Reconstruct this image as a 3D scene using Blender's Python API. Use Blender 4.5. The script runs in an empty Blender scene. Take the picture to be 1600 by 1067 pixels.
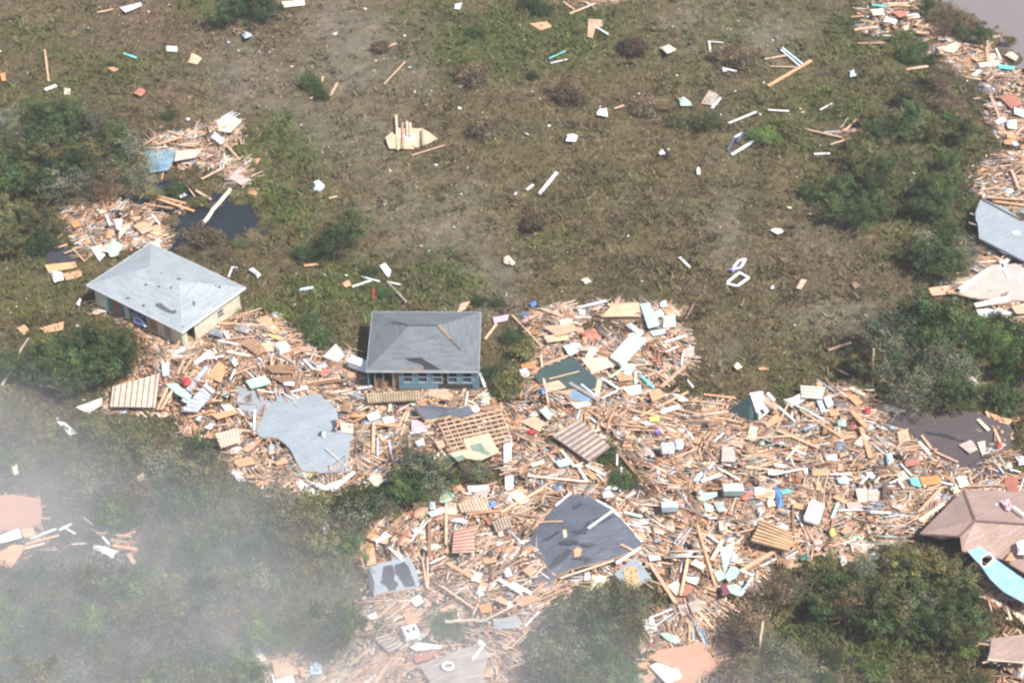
import bpy, math, random
import numpy as np
from mathutils import Vector, Matrix
R = math.radians
random.seed(7); rng = np.random.default_rng(11)
S = bpy.context.scene

# ------------------------------------------------------------ camera, sky, sun, exposure
FPX = 3111.0
CAM = np.array([0.0, -171.5, 133.5])
cd = bpy.data.cameras.new('camera'); cam = bpy.data.objects.new('camera', cd); S.collection.objects.link(cam)
cd.sensor_width = 36; cd.lens = FPX*36/1600; cd.clip_start = 1; cd.clip_end = 9000
cam.location = CAM
FW = -CAM/np.linalg.norm(CAM)
cam.rotation_euler = Vector(FW).to_track_quat('-Z', 'Y').to_euler()
S.camera = cam
RT = np.cross(FW, [0, 0, 1.0]); RT /= np.linalg.norm(RT)
UP = np.cross(RT, FW)
SUN_AZ, SUN_EL = R(-42), R(55)          # azimuth counted from +X towards +Y
SD = Vector((math.cos(SUN_EL)*math.cos(SUN_AZ), math.cos(SUN_EL)*math.sin(SUN_AZ), math.sin(SUN_EL)))
w = bpy.data.worlds.new('World'); S.world = w; w.use_nodes = True
nt = w.node_tree; bg = nt.nodes['Background']
sky = nt.nodes.new('ShaderNodeTexSky'); sky.sky_type = 'NISHITA'; sky.sun_disc = False
sky.sun_elevation = SUN_EL; sky.sun_rotation = math.pi/2 - SUN_AZ
sky.dust_density = 2.0
nt.links.new(sky.outputs[0], bg.inputs[0]); bg.inputs[1].default_value = 0.13
sl = bpy.data.lights.new('sun', 'SUN'); sl.energy = 4.6; sl.angle = R(0.55); sl.color = (1, 0.95, 0.88)
so = bpy.data.objects.new('sun', sl); S.collection.objects.link(so)
so.rotation_euler = SD.to_track_quat('Z', 'Y').to_euler()
S.view_settings.view_transform = 'Standard'; S.view_settings.look = 'None'
S.view_settings.exposure = 0.52; S.view_settings.gamma = 1
S.cycles.use_denoising = True
S.cycles.max_bounces = 6; S.cycles.diffuse_bounces = 3; S.cycles.transparent_max_bounces = 8
S.cycles.volume_bounces = 2; S.cycles.volume_step_rate = 1.0; S.cycles.volume_max_steps = 64
S.cycles.filter_width = 2.3

# ------------------------------------------------------------ pixel (1600x1067) to ground
def ray(px, py):
    return FW + (px-800)/FPX*RT + (533.5-py)/FPX*UP
def P(px, py, z=0.0):
    d = ray(px, py); t = (z-CAM[2])/d[2]
    return CAM + t*d
def PP(px, py, n, d0):                  # on the plane n.x = d0
    d = ray(px, py); t = (d0-np.dot(n, CAM))/np.dot(n, d)
    return CAM + t*d
def to_px(p):
    v = np.asarray(p, float)-CAM; f = v@FW
    return 800+FPX*(v@RT)/f, 533.5-FPX*(v@UP)/f
def mpp(px, py):                        # metres per pixel (across)
    return np.linalg.norm(P(px, py)-CAM)/FPX

# ------------------------------------------------------------ noise
def _h(ix, iy, s):
    n = (ix.astype(np.int64)*374761393 + iy.astype(np.int64)*668265263 + s*974634777) & 0x7fffffff
    n = ((n ^ (n >> 13))*1274126177) & 0x7fffffff
    n = (n ^ (n >> 16)) & 0xffff
    return n/65535.0
def vnoise(x, y, s=0):
    x = np.asarray(x, float); y = np.asarray(y, float)
    ix = np.floor(x); iy = np.floor(y); fx = x-ix; fy = y-iy
    fx = fx*fx*(3-2*fx); fy = fy*fy*(3-2*fy)
    a = _h(ix, iy, s); b = _h(ix+1, iy, s); c = _h(ix, iy+1, s); d = _h(ix+1, iy+1, s)
    return (a*(1-fx)+b*fx)*(1-fy)+(c*(1-fx)+d*fx)*fy
def fbm(x, y, s=0, o=4):
    r = 0; a = 0.5; t = 0
    for k in range(o):
        r = r+a*vnoise(np.asarray(x)*2**k+17.3*k, np.asarray(y)*2**k-9.1*k, s+k); t += a; a *= 0.5
    return r/t

# ------------------------------------------------------------ polygons of the layout
def poly_w(pts, z=0): return np.array([P(a, b, z)[:2] for a, b in pts])
def sdist(poly, x, y):                  # signed distance, positive inside
    x = np.asarray(x, float); y = np.asarray(y, float)
    ins = np.zeros(x.shape, bool); dm = np.full(x.shape, 1e9)
    n = len(poly)
    for i in range(n):
        x0, y0 = poly[i]; x1, y1 = poly[(i+1) % n]
        c = ((y0 > y) != (y1 > y))
        with np.errstate(divide='ignore', invalid='ignore'):
            xx = (x1-x0)*(y-y0)/(y1-y0+1e-12)+x0
        ins ^= c & (x < xx)
        dx, dy = x1-x0, y1-y0; t = np.clip(((x-x0)*dx+(y-y0)*dy)/(dx*dx+dy*dy+1e-9), 0, 1)
        dm = np.minimum(dm, np.hypot(x-x0-t*dx, y-y0-t*dy))
    return np.where(ins, dm, -dm)
PILES = [
 [(172,610),(205,588),(232,560),(232,520),(262,500),(300,545),(345,505),(382,488),(425,492),(455,530),(520,552),(572,560),(585,600),(760,605),(785,640),(800,625),(818,590),(838,560),(828,515),(800,490),(850,482),(905,474),(1040,470),(1060,500),(1085,545),(1072,580),(1020,605),(1060,622),(1150,632),(1235,640),(1262,602),(1330,600),(1395,640),(1420,665),(1460,705),(1520,735),(1560,740),(1600,750),(1640,790),(1500,790),(1440,830),(1400,852),(1310,868),(1200,880),(1180,925),(1140,960),(1130,1000),(1150,1090),(1000,1090),(1010,1020),(1000,970),(1040,950),(1040,905),(1015,880),(990,905),(900,920),(855,935),(835,975),(815,1020),(820,1090),(520,1090),(545,1030),(550,990),(510,965),(560,945),(600,925),(570,890),(555,855),(600,815),(680,785),(700,750),(640,705),(590,760),(520,785),(430,770),(365,745),(360,715),(320,690),(255,655),(170,640)],
 [(92,330),(130,315),(190,318),(240,312),(262,335),(262,385),(225,390),(160,395),(110,375)],
 [(205,232),(250,205),(300,202),(345,180),(380,190),(375,215),(350,240),(390,280),(370,295),(320,260),(270,262),(230,265)],
 [(215,290),(300,312),(330,335),(240,318)],
 [(1330,-20),(1440,-20),(1430,20),(1455,40),(1500,60),(1540,60),(1560,95),(1600,112),(1640,130),(1640,300),(1600,235),(1560,225),(1540,170),(1550,130),(1520,110),(1470,112),(1440,80),(1470,70),(1420,52),(1340,50),(1350,25)],
 [(1535,262),(1560,235),(1600,225),(1640,225),(1640,350),(1560,322),(1518,308)],
 [(1482,452),(1505,428),(1522,395),(1530,372),(1640,430),(1640,520),(1530,498),(1525,470)],
 [(-40,825),(60,825),(90,835),(60,850),(35,880),(-40,890)],
 [(145,838),(175,818),(222,835),(222,862),(205,880),(150,868)],
 [(400,1040),(430,1020),(475,1025),(540,1045),(540,1090),(400,1090)],
 [(870,-10),(980,-10),(985,2),(930,12),(885,14)],
 [(1300,205),(1355,205),(1362,235),(1320,232)],
 [(1570,745),(1640,740),(1640,810),(1600,800)],
 [(1515,870),(1640,940),(1640,990),(1540,950),(1530,910)],
 [(150,470),(200,485),(232,500),(240,540),(190,500),(150,492)],
 [(355,30),(385,28),(398,50),(370,52)],
 [(1530,655),(1575,660),(1580,740),(1540,745),(1535,700)],
 [(1540,1005),(1640,1000),(1640,1090),(1550,1090)],
]
PW = [poly_w(p) for p in PILES]
HOLES = [[(905,505),(985,505),(960,525),(920,530)], [(945,698),(965,700),(1002,750),(985,768),(950,758),(935,722)], [(1000,602),(1055,578),(1092,600),(1135,624),(1060,618)],
 [(695,722),(775,718),(792,760),(740,766),(702,756)], [(675,978),(725,970),(722,1010),(690,1005)], [(1508,455),(1530,438),(1552,422),(1600,420),(1640,425),(1640,462),(1600,460),(1535,458)], [(1530,328),(1565,335),(1600,355),(1640,380),(1640,420),(1600,398),(1560,385)], [(640,940),(690,945),(680,960),(640,955)], [(1060,630),(1075,626),(1090,634),(1070,640)]]
HW = [poly_w(p) for p in HOLES]
POND = poly_w([(205,300),(240,285),(290,292),(318,300),(355,300),(395,345),(380,385),(330,402),(268,392),(262,330),(215,320)])
POND2 = poly_w([(70,375),(110,385),(135,392),(128,412),(78,412),(60,400)])
ISLE = [P(332,372)[:2]]
RIVER = poly_w([(1452,-40),(1490,10),(1535,25),(1560,50),(1590,100),(1640,150),(2400,600),(3200,-300),(1500,-300)])
def pile_h(x, y):
    x = np.asarray(x, float); y = np.asarray(y, float); h = np.zeros(x.shape)
    for p in PW:
        s = sdist(p, x, y); h = np.maximum(h, np.clip((s+0.3)/3.5, 0, 1))
    for p in HW: h = np.minimum(h, np.clip(-sdist(p, x, y)/2.0, 0, 1))
    return h*(0.3+1.0*fbm(x/9, y/9, 5, 3)**1.3)+.6*(sdist(PW[16], x, y) > .3)
def in_pile(x, y):
    x = np.asarray(x, float); y = np.asarray(y, float); m = np.zeros(x.shape, bool)
    for p in PW: m |= sdist(p, x, y)+(fbm(x/1.8, y/1.8, 7, 2)-.5)*2.2 > 0
    for p in HW: m &= sdist(p, x, y) < 0
    return m
def gz(x, y):
    x = np.asarray(x, float); y = np.asarray(y, float)
    z = (fbm(x/14, y/14, 2, 4)-0.5)*0.7
    for q, dep in ((POND, 0.75), (POND2, 0.6), (RIVER, 2.2)):
        s = sdist(q, x, y)+ (fbm(x/2.6, y/2.6, 9, 3)-0.5)*8.0
        k = np.clip((s+1.4)/2.8, 0, 1); z = z*(1-k)-dep*k
    d = np.hypot(x-ISLE[0][0], (y-ISLE[0][1])*0.8)
    z = z+np.clip(1-d/2.6, 0, 1)*1.2
    return z
def gz1(x, y): return float(gz(np.array([x]), np.array([y]))[0])
ROOFS = []                              # (outline in world xy, height function of the photo pixel) of the fallen roof pieces
def top1(x, y):
    t = max(gz1(x, y), -.33)+float(pile_h(np.array([x]), np.array([y]))[0])
    for pl, zf in ROOFS:
        if sdist(pl, np.array([x]), np.array([y]))[0] > .25:
            px, py = to_px((x, y, .8)); t = max(t, zf(px, py)-.22)
    return t

# ------------------------------------------------------------ materials
def mat(name, rough=0.8, noise=(3.0, 0.25), col=None, spec=0.3, fine=0.0, bump=0.0, hue=0.0, metal=0):
    m = bpy.data.materials.new(name); m.use_nodes = True; t = m.node_tree; N = t.nodes; L = t.links
    b = N['Principled BSDF']; b.inputs['Roughness'].default_value = rough
    b.inputs['Specular IOR Level'].default_value = spec; b.inputs['Metallic'].default_value = metal
    if col is None:
        a = N.new('ShaderNodeAttribute'); a.attribute_name = 'Col'; src = a.outputs['Color']
    else:
        a = N.new('ShaderNodeRGB'); a.outputs[0].default_value = (*col, 1); src = a.outputs[0]
    tc = N.new('ShaderNodeTexCoord')
    cur = src
    for sc, amp in (noise, (noise[0]*9, fine)):
        if not amp: continue
        n = N.new('ShaderNodeTexNoise'); n.inputs['Scale'].default_value = sc; n.inputs['Detail'].default_value = 4
        L.new(tc.outputs['Object'], n.inputs['Vector'])
        mr = N.new('ShaderNodeMapRange'); mr.inputs[1].default_value = 0.3; mr.inputs[2].default_value = 0.7
        mr.inputs[3].default_value = 1-amp; mr.inputs[4].default_value = 1+amp*0.7
        L.new(n.outputs[0], mr.inputs[0])
        mx = N.new('ShaderNodeVectorMath'); mx.operation = 'SCALE'
        L.new(cur, mx.inputs[0]); L.new(mr.outputs[0], mx.inputs['Scale']); cur = mx.outputs[0]
    if hue:
        oi = N.new('ShaderNodeObjectInfo'); hs = N.new('ShaderNodeHueSaturation')
        r1 = N.new('ShaderNodeMapRange'); r1.inputs[3].default_value = 0.5-hue*1.3; r1.inputs[4].default_value = 0.5+hue
        r2 = N.new('ShaderNodeMapRange'); r2.inputs[3].default_value = 0.62; r2.inputs[4].default_value = 1.5
        L.new(oi.outputs['Random'], r1.inputs[0]); L.new(oi.outputs['Random'], r2.inputs[0])
        L.new(r1.outputs[0], hs.inputs['Hue']); L.new(r2.outputs[0], hs.inputs['Value'])
        L.new(cur, hs.inputs['Color']); cur = hs.outputs[0]
    L.new(cur, b.inputs['Base Color'])
    if bump:
        n = N.new('ShaderNodeTexNoise'); n.inputs['Scale'].default_value = noise[0]*6; n.inputs['Detail'].default_value = 5
        L.new(tc.outputs['Object'], n.inputs['Vector'])
        bp = N.new('ShaderNodeBump'); bp.inputs['Distance'].default_value = bump; L.new(n.outputs[0], bp.inputs['Height'])
        L.new(bp.outputs[0], b.inputs['Normal'])
    return m
M = {}
M['ground'] = mat('ground_soil', 0.95, (0.55, 0.22), fine=0.3, bump=0.25, spec=0.1)
M['wood'] = mat('weathered_wood', 0.8, (1.3, 0.2), fine=0.2, spec=0.2)
M['sheet'] = mat('sheet_surface', 0.7, (1.3, 0.2), fine=0.14, spec=0.25)
M['grass'] = mat('grass_blades', 0.9, (0.8, 0.3), spec=0.1)
def leafmat(name, col, hue=0.02):
    m = mat(name, 0.75, (1.2, 0.25), col=None, spec=0.2, hue=hue)
    t = m.node_tree; N = t.nodes; L = t.links; b = N['Principled BSDF']
    src = b.inputs['Base Color'].links[0].from_socket
    mx = N.new('ShaderNodeVectorMath'); mx.operation = 'MULTIPLY'; mx.inputs[1].default_value = col
    L.new(src, mx.inputs[0]); L.new(mx.outputs[0], b.inputs['Base Color'])
    tr = N.new('ShaderNodeBsdfTranslucent'); ms = N.new('ShaderNodeMixShader'); ms.inputs[0].default_value = 0.25
    L.new(mx.outputs[0], tr.inputs[0]); L.new(b.outputs[0], ms.inputs[1]); L.new(tr.outputs[0], ms.inputs[2])
    L.new(ms.outputs[0], N['Material Output'].inputs['Surface'])
    return m
LEAF = {'dark green': leafmat('leaves_dark_green', (0.066, 0.096, 0.034)),
        'bright green': leafmat('leaves_bright_green', (0.105, 0.155, 0.040)),
        'olive': leafmat('leaves_olive', (0.132, 0.130, 0.052)),
        'grey green': leafmat('leaves_grey_green', (0.150, 0.155, 0.098)),
        'brown': leafmat('leaves_brown', (0.155, 0.115, 0.07))}
M['bark'] = mat('bark', 0.9, (2.5, 0.3), col=(0.20, 0.165, 0.13), spec=0.1)
def shingle(name, col, var=0.16, stripes=0.13):
    m = bpy.data.materials.new(name); m.use_nodes = True; t = m.node_tree; N = t.nodes; L = t.links
    b = N['Principled BSDF']; b.inputs['Roughness'].default_value = 0.9; b.inputs['Specular IOR Level'].default_value = 0.2
    uv = N.new('ShaderNodeUVMap'); uv.uv_map = 'UVMap'
    cur = None
    def scale(src, f):
        mx = N.new('ShaderNodeVectorMath'); mx.operation = 'SCALE'; L.new(src, mx.inputs[0]); L.new(f, mx.inputs['Scale']); return mx.outputs[0]
    rgb = N.new('ShaderNodeRGB'); rgb.outputs[0].default_value = (*col, 1); cur = rgb.outputs[0]
    for (sx, sy, amp, det) in ((0.35, 0.5, var*0.7, 4), (0.5, 3.6, stripes, 3), (3.0, 7.0, 0.12, 2)):
        mp = N.new('ShaderNodeMapping'); mp.inputs['Scale'].default_value = (sx, sy, 1); L.new(uv.outputs[0], mp.inputs[0])
        n = N.new('ShaderNodeTexNoise'); n.inputs['Scale'].default_value = 1; n.inputs['Detail'].default_value = det
        L.new(mp.outputs[0], n.inputs['Vector'])
        mr = N.new('ShaderNodeMapRange'); mr.inputs[1].default_value = 0.3; mr.inputs[2].default_value = 0.7
        mr.inputs[3].default_value = 1-amp; mr.inputs[4].default_value = 1+amp; L.new(n.outputs[0], mr.inputs[0])
        cur = scale(cur, mr.outputs[0])
    L.new(cur, b.inputs['Base Color'])
    bk = N.new('ShaderNodeTexBrick'); mp = N.new('ShaderNodeMapping'); mp.inputs['Scale'].default_value = (1, 1, 1)
    L.new(uv.outputs[0], mp.inputs[0]); L.new(mp.outputs[0], bk.inputs[0])
    bk.inputs['Scale'].default_value = 1.0; bk.inputs['Brick Width'].default_value = 0.9; bk.inputs['Row Height'].default_value = 0.28
    bk.inputs['Mortar Size'].default_value = 0.02
    bp = N.new('ShaderNodeBump'); bp.inputs['Distance'].default_value = 0.02; bp.invert = True
    L.new(bk.outputs['Fac'], bp.inputs['Height']); L.new(bp.outputs[0], b.inputs['Normal'])
    return m
M['sh_pale'] = shingle('pale_grey_shingles', (0.32, 0.35, 0.37), 0.14, 0.14)
M['sh_grey'] = shingle('grey_shingles', (0.155, 0.17, 0.187), 0.16, 0.2)
M['sh_slate'] = shingle('slate_shingles', (0.118, 0.127, 0.155), 0.25, 0.2)
M['sh_light'] = shingle('light_grey_shingles', (0.30, 0.34, 0.37), 0.12, 0.1)
M['sh_brown'] = shingle('brown_shingles', (0.37, 0.26, 0.22), 0.16, 0.14)
M['sh_plum'] = shingle('plum_shingles', (0.10, 0.078, 0.08), 0.14, 0.1)
M['sh_green'] = shingle('dark_green_shingles', (0.055, 0.088, 0.085), 0.2, 0.08)
M['sh_peach'] = shingle('peach_decking', (0.52, 0.28, 0.19), 0.12, 0.06)
M['sh_weather'] = shingle('weathered_grey_boards', (0.36, 0.31, 0.28), 0.15, 0.35)

COL = {'tan': (.61,.405,.265), 'pale tan': (.74,.56,.43), 'orange-tan': (.62,.34,.19), 'orange': (.62,.27,.10), 'brown': (.30,.17,.105),
 'dark brown': (.13,.08,.055), 'reddish': (.42,.17,.12), 'grey': (.32,.33,.34), 'weathered grey': (.34,.30,.26), 'white': (.76,.76,.75),
 'cream': (.78,.72,.52), 'mint': (.47,.66,.52), 'turquoise': (.17,.58,.56), 'pale blue': (.52,.66,.78), 'blue': (.14,.28,.52),
 'slate blue': (.20,.31,.40), 'pink': (.72,.45,.50), 'red': (.55,.06,.06), 'yellow': (.78,.68,.20), 'lavender': (.55,.52,.68),
 'taupe': (.47,.38,.33), 'dark grey': (.085,.088,.095), 'black': (.02,.02,.025), 'dark green': (.05,.09,.075), 'light blue': (.25,.58,.76),
 'grey blue': (.38,.42,.50), 'purple': (.25,.15,.5), 'green': (.22,.5,.2), 'teal': (.06,.25,.25), 'grey-green': (.42,.48,.44)}
WOODY = {'tan','pale tan','orange-tan','brown','dark brown','weathered grey','reddish'}

# ------------------------------------------------------------ mesh helpers
def link(o, parent=None):
    S.collection.objects.link(o)
    if parent is not None: o.parent = parent
    return o
def tag(o, label=None, cat=None, group=None, kind=None):
    if label: o['label'] = label
    if cat: o['category'] = cat
    if group: o['group'] = group
    if kind: o['kind'] = kind
    return o
def empty(name, loc, rz=0):
    o = bpy.data.objects.new(name, None); link(o); o.location = loc; o.rotation_euler = (0, 0, rz); o.empty_display_size = 0.5
    return o
class MB:
    """collects polygons; one colour per vertex; optional uv per face"""
    def __init__(s): s.v = []; s.f = []; s.c = []; s.uv = []; s.mi = []
    def face(s, pts, col=(1, 1, 1), uv=None, mi=0):
        i = len(s.v); s.v += [tuple(map(float, p)) for p in pts]; s.c += [col]*len(pts)
        s.f.append(list(range(i, i+len(pts)))); s.mi.append(mi)
        if uv is None:
            p = [np.array(q, float) for q in pts]; u = p[1]-p[0]; u = u/(np.linalg.norm(u)+1e-9)
            n = np.zeros(3)
            for k in range(len(p)): n += np.cross(p[k]-p[0], p[(k+1) % len(p)]-p[0])
            n = n/(np.linalg.norm(n)+1e-9); h = np.cross([0, 0, 1.0], n)
            if np.linalg.norm(h) > 0.05: u = h/np.linalg.norm(h)
            vv = np.cross(n, u); uv = [(float((q-p[0])@u), float((q-p[0])@vv)) for q in p]
        s.uv += uv
    def prism(s, top, th, col=(1, 1, 1), side=None, n=None, mi=0, smi=None):
        """closed slab: top polygon (counter clockwise from above) and its copy th below along the normal"""
        p = [np.array(q, float) for q in top]
        if n is None:
            n = np.zeros(3)
            for k in range(len(p)): n += np.cross(p[k]-p[0], p[(k+1) % len(p)]-p[0])
            n /= (np.linalg.norm(n)+1e-9)
        if n[2] < -1e-6: p = p[::-1]; n = -n
        b = [q-n*th for q in p]; side = side or col; smi = mi if smi is None else smi
        s.face(p, col, mi=mi); s.face(b[::-1], side, mi=smi)
        for k in range(len(p)):
            j = (k+1) % len(p); s.face([p[j], p[k], b[k], b[j]], side, mi=smi)
    def box(s, c, d, col=(1, 1, 1), rz=0, mi=0, top=None):
        cx, cy, cz = c; hx, hy, hz = d[0]/2, d[1]/2, d[2]/2; ca, sa = math.cos(rz), math.sin(rz)
        q = [(cx+x*ca-y*sa, cy+x*sa+y*ca) for x, y in ((-hx, -hy), (hx, -hy), (hx, hy), (-hx, hy))]
        t = [(x, y, cz+hz) for x, y in q]; b = [(x, y, cz-hz) for x, y in q]
        s.face(t, top or col, mi=mi); s.face(b[::-1], col, mi=mi)
        for k in range(4):
            j = (k+1) % 4; s.face([b[k], b[j], t[j], t[k]], col, mi=mi)
    def beam(s, a, b, wd, th, col=(1, 1, 1), roll=0.0, mi=0):
        a = np.array(a, float); b = np.array(b, float); u = b-a; u /= (np.linalg.norm(u)+1e-9)
        h = np.cross([0, 0, 1.0], u)
        if np.linalg.norm(h) < 1e-3: h = np.array([1.0, 0, 0])
        h /= np.linalg.norm(h); v = np.cross(u, h)
        h, v = h*math.cos(roll)+v*math.sin(roll), v*math.cos(roll)-h*math.sin(roll)
        q = [(-wd/2, -th/2), (wd/2, -th/2), (wd/2, th/2), (-wd/2, th/2)]
        A = [a+h*x+v*y for x, y in q]; B = [b+h*x+v*y for x, y in q]
        s.face(A[::-1], col, mi=mi); s.face(B, col, mi=mi)
        for k in range(4):
            j = (k+1) % 4; s.face([A[k], A[j], B[j], B[k]], col, mi=mi)
    def tube(s, pts, rad, n=6, col=(1, 1, 1), mi=0):
        pts = [np.array(p, float) for p in pts]; rings = []
        for i, p in enumerate(pts):
            d = pts[min(i+1, len(pts)-1)]-pts[max(i-1, 0)]; d /= (np.linalg.norm(d)+1e-9)
            h = np.cross(d, [0.3, 0.1, 1.0]); h /= (np.linalg.norm(h)+1e-9); v = np.cross(d, h)
            r = rad[i] if isinstance(rad, (list, tuple)) else rad
            rings.append([p+(h*math.cos(2*math.pi*k/n)+v*math.sin(2*math.pi*k/n))*r for k in range(n)])
        for a, b in zip(rings, rings[1:]):
            for k in range(n):
                j = (k+1) % n; s.face([a[k], a[j], b[j], b[k]], col, mi=mi)
        s.face(rings[0][::-1], col, mi=mi); s.face(rings[-1], col, mi=mi)
    def build(s, name, mats, parent=None, origin=None):
        me = bpy.data.meshes.new(name)
        V = np.array(s.v, float)
        if origin is None: origin = np.zeros(3)
        V = V-np.array(origin, float)
        me.from_pydata(V.tolist(), [], s.f)
        if not isinstance(mats, (list, tuple)): mats = [mats]
        for m in mats: me.materials.append(m)
        ca = me.color_attributes.new('Col', 'FLOAT_COLOR', 'POINT')
        ca.data.foreach_set('color', np.hstack([np.array(s.c, float).reshape(-1, 3), np.ones((len(s.v), 1))]).ravel())
        ul = me.uv_layers.new(name='UVMap'); ul.data.foreach_set('uv', np.array(s.uv, float).ravel())
        if any(s.mi): me.polygons.foreach_set('material_index', s.mi)
        o = bpy.data.objects.new(name, me); o.location = origin; link(o, parent)
        return o
def jit(c, a=0.12):
    k = 1+random.uniform(-a, a); return tuple(min(0.9, x*k*(1+random.uniform(-0.03, 0.03))) for x in c)

def bulk_boxes(name, C, L, Wd, T, head, pitch, roll, cols, m, jitter=0.0):
    """many thin boxes in one mesh (numpy)"""
    n = len(L)
    u = np.stack([np.cos(head)*np.cos(pitch), np.sin(head)*np.cos(pitch), np.sin(pitch)], 1)
    h0 = np.stack([-np.sin(head), np.cos(head), np.zeros(n)], 1); v0 = np.cross(u, h0)
    h = h0*np.cos(roll)[:, None]+v0*np.sin(roll)[:, None]; v = np.cross(u, h)
    sg = np.array([(-1,-1,-1),(1,-1,-1),(1,1,-1),(-1,1,-1),(-1,-1,1),(1,-1,1),(1,1,1),(-1,1,1)], float)
    V = np.zeros((n, 8, 3))
    jx = rng.uniform(1-jitter, 1, (n, 4)); jy = rng.uniform(1-jitter, 1, (n, 4))
    for k in range(8):
        V[:, k] = C+u*(sg[k, 0]*L/2*jx[:, k % 4])[:, None]+h*(sg[k, 1]*Wd/2*jy[:, k % 4])[:, None]+v*(sg[k, 2]*T/2)[:, None]
    F = np.array([(0,3,2,1),(4,5,6,7),(0,1,5,4),(1,2,6,5),(2,3,7,6),(3,0,4,7)])
    faces = (np.arange(n)[:, None, None]*8+F[None]).reshape(-1, 4)
    return raw_mesh(name, V.reshape(-1, 3), faces, np.repeat(cols, 8, 0), m)
def raw_mesh(name, V, faces, cols, m, smooth=False):
    me = bpy.data.meshes.new(name); k = faces.shape[1]
    me.vertices.add(len(V)); me.vertices.foreach_set('co', V.astype(np.float32).ravel())
    me.loops.add(faces.size); me.loops.foreach_set('vertex_index', faces.astype(np.int32).ravel())
    me.polygons.add(len(faces)); me.polygons.foreach_set('loop_start', np.arange(0, faces.size, k, dtype=np.int32))
    me.update(calc_edges=True)
    if smooth: me.polygons.foreach_set('use_smooth', np.ones(len(faces), bool))
    ca = me.color_attributes.new('Col', 'FLOAT_COLOR', 'POINT')
    ca.data.foreach_set('color', np.hstack([cols, np.ones((len(V), 1))]).astype(np.float32).ravel())
    if m: me.materials.append(m)
    return link(bpy.data.objects.new(name, me))

# ------------------------------------------------------------ labels that single things out
LM = [(255,450,'pale grey hipped roof'),(663,535,'small blue house'),(460,670,'pale torn roof slab'),(905,845,'torn slate roof'),
 (1525,815,'brown hipped roof'),(1480,685,'plum roof slab'),(1555,890,'sky blue wall'),(618,902,'blotchy grey roof piece'),
 (885,585,'dark green roof piece'),(1165,638,'dark leaning gable'),(1570,360,'light grey roof corner'),(1550,440,'bare house floor'),
 (978,543,'big white sheet'),(1045,502,'mint square sheet'),(745,665,'wooden joist grid'),(212,610,'tan ribbed floor panel'),
 (612,620,'long ribbed deck'),(905,688,'brown corrugated sheet'),(1271,798,'pink striped mattress'),(640,990,'white cooker'),
 (1150,900,'mint broken wall'),(1060,1035,'peach deck'),(35,800,'peach roof piece'),(1050,705,'white cabinets'),(1145,768,'grey-green chest'),
 (640,213,'plywood raft'),(855,287,'white downspout'),(1160,232,'pair of white tubes'),(1155,435,'bent window frame'),(340,345,'dark pond'),
 (1555,90,'cream plank by the river'),(1395,30,'upper river wreckage'),(1580,195,'white square by the right edge'),(250,245,'slate blue panel'),
 (715,965,'long bare branch'),(1453,750,'orange sheet'),(1245,90,'pale blue field plank'),(1325,215,'grey field pole'),(985,900,'plywood-patched roof scrap'),
 (205,655,'white sheet below the ribbed panel'),(100,425,'split orange panels'),(593,443,'crossed white boards'),(180,350,'wreck pile by the pond'),
 (1365,570,'upright bare pole'),(30,560,'leaning bare trunk'),(185,860,'small wreck pile in the scrub'),(700,1040,'round white seat'),
 (830,340,'round brown bush'),(540,370,'dark windblown tree'),(440,1040,'bottom left wreck pile'),(1570,1030,'maroon roof corner'),
 (1420,930,'biggest dark tree'),(930,985,'low centre tree clump'),(120,30,'top left corner'),(60,1020,'bottom left corner'),(300,940,'hazy scrub')]
LM = [t for t in LM]
USED = {}
DIRS8 = ['right of', 'right and behind', 'behind', 'left and behind', 'left of', 'left and in front of', 'in front of', 'right and in front of']
def rel(px, py, l):
    dx, dy = px-l[0], (l[1]-py)*1.4; d = math.hypot(dx, dy)
    k = int(round(math.atan2(dy, dx)/(math.pi/4))) % 8
    pre = 'just ' if d < 75 else ('' if d < 140 else 'far ')
    if d < 22: return 'on or against the '+l[2]
    return pre+DIRS8[k]+' the '+l[2]
def label(base, px, py, share=None):
    ls = sorted(LM, key=lambda l: math.hypot(px-l[0], (py-l[1])*1.4))
    for l in ls[:7]:
        s = base+' '+rel(px, py, l)
        s = ' '.join(s.split()[:16])
        if s not in USED:
            USED[s] = 1; return s, None
    for l in ls[:3]:
        for m in ls[1:6]:
            if l is m: continue
            s = base+' between the '+l[2]+' and the '+m[2]
            if len(s.split()) <= 16 and s not in USED: USED[s] = 1; return s, None
    s = base+' '+rel(px, py, ls[0]); return ' '.join(s.split()[:16]), True
def slope_word(x0, y0, x1, y1):
    if x1 < x0: x0, y0, x1, y1 = x1, y1, x0, y0
    a = math.degrees(math.atan2(y0-y1, x1-x0))
    if a > 65 or a < -65: return 'pointing at the viewer'
    if a > 35: return 'rising steeply right'
    if a > 10: return 'rising right'
    if a < -35: return 'falling steeply right'
    if a < -10: return 'falling right'
    return 'lying level'
REG = []                                   # labelled spots

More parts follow.
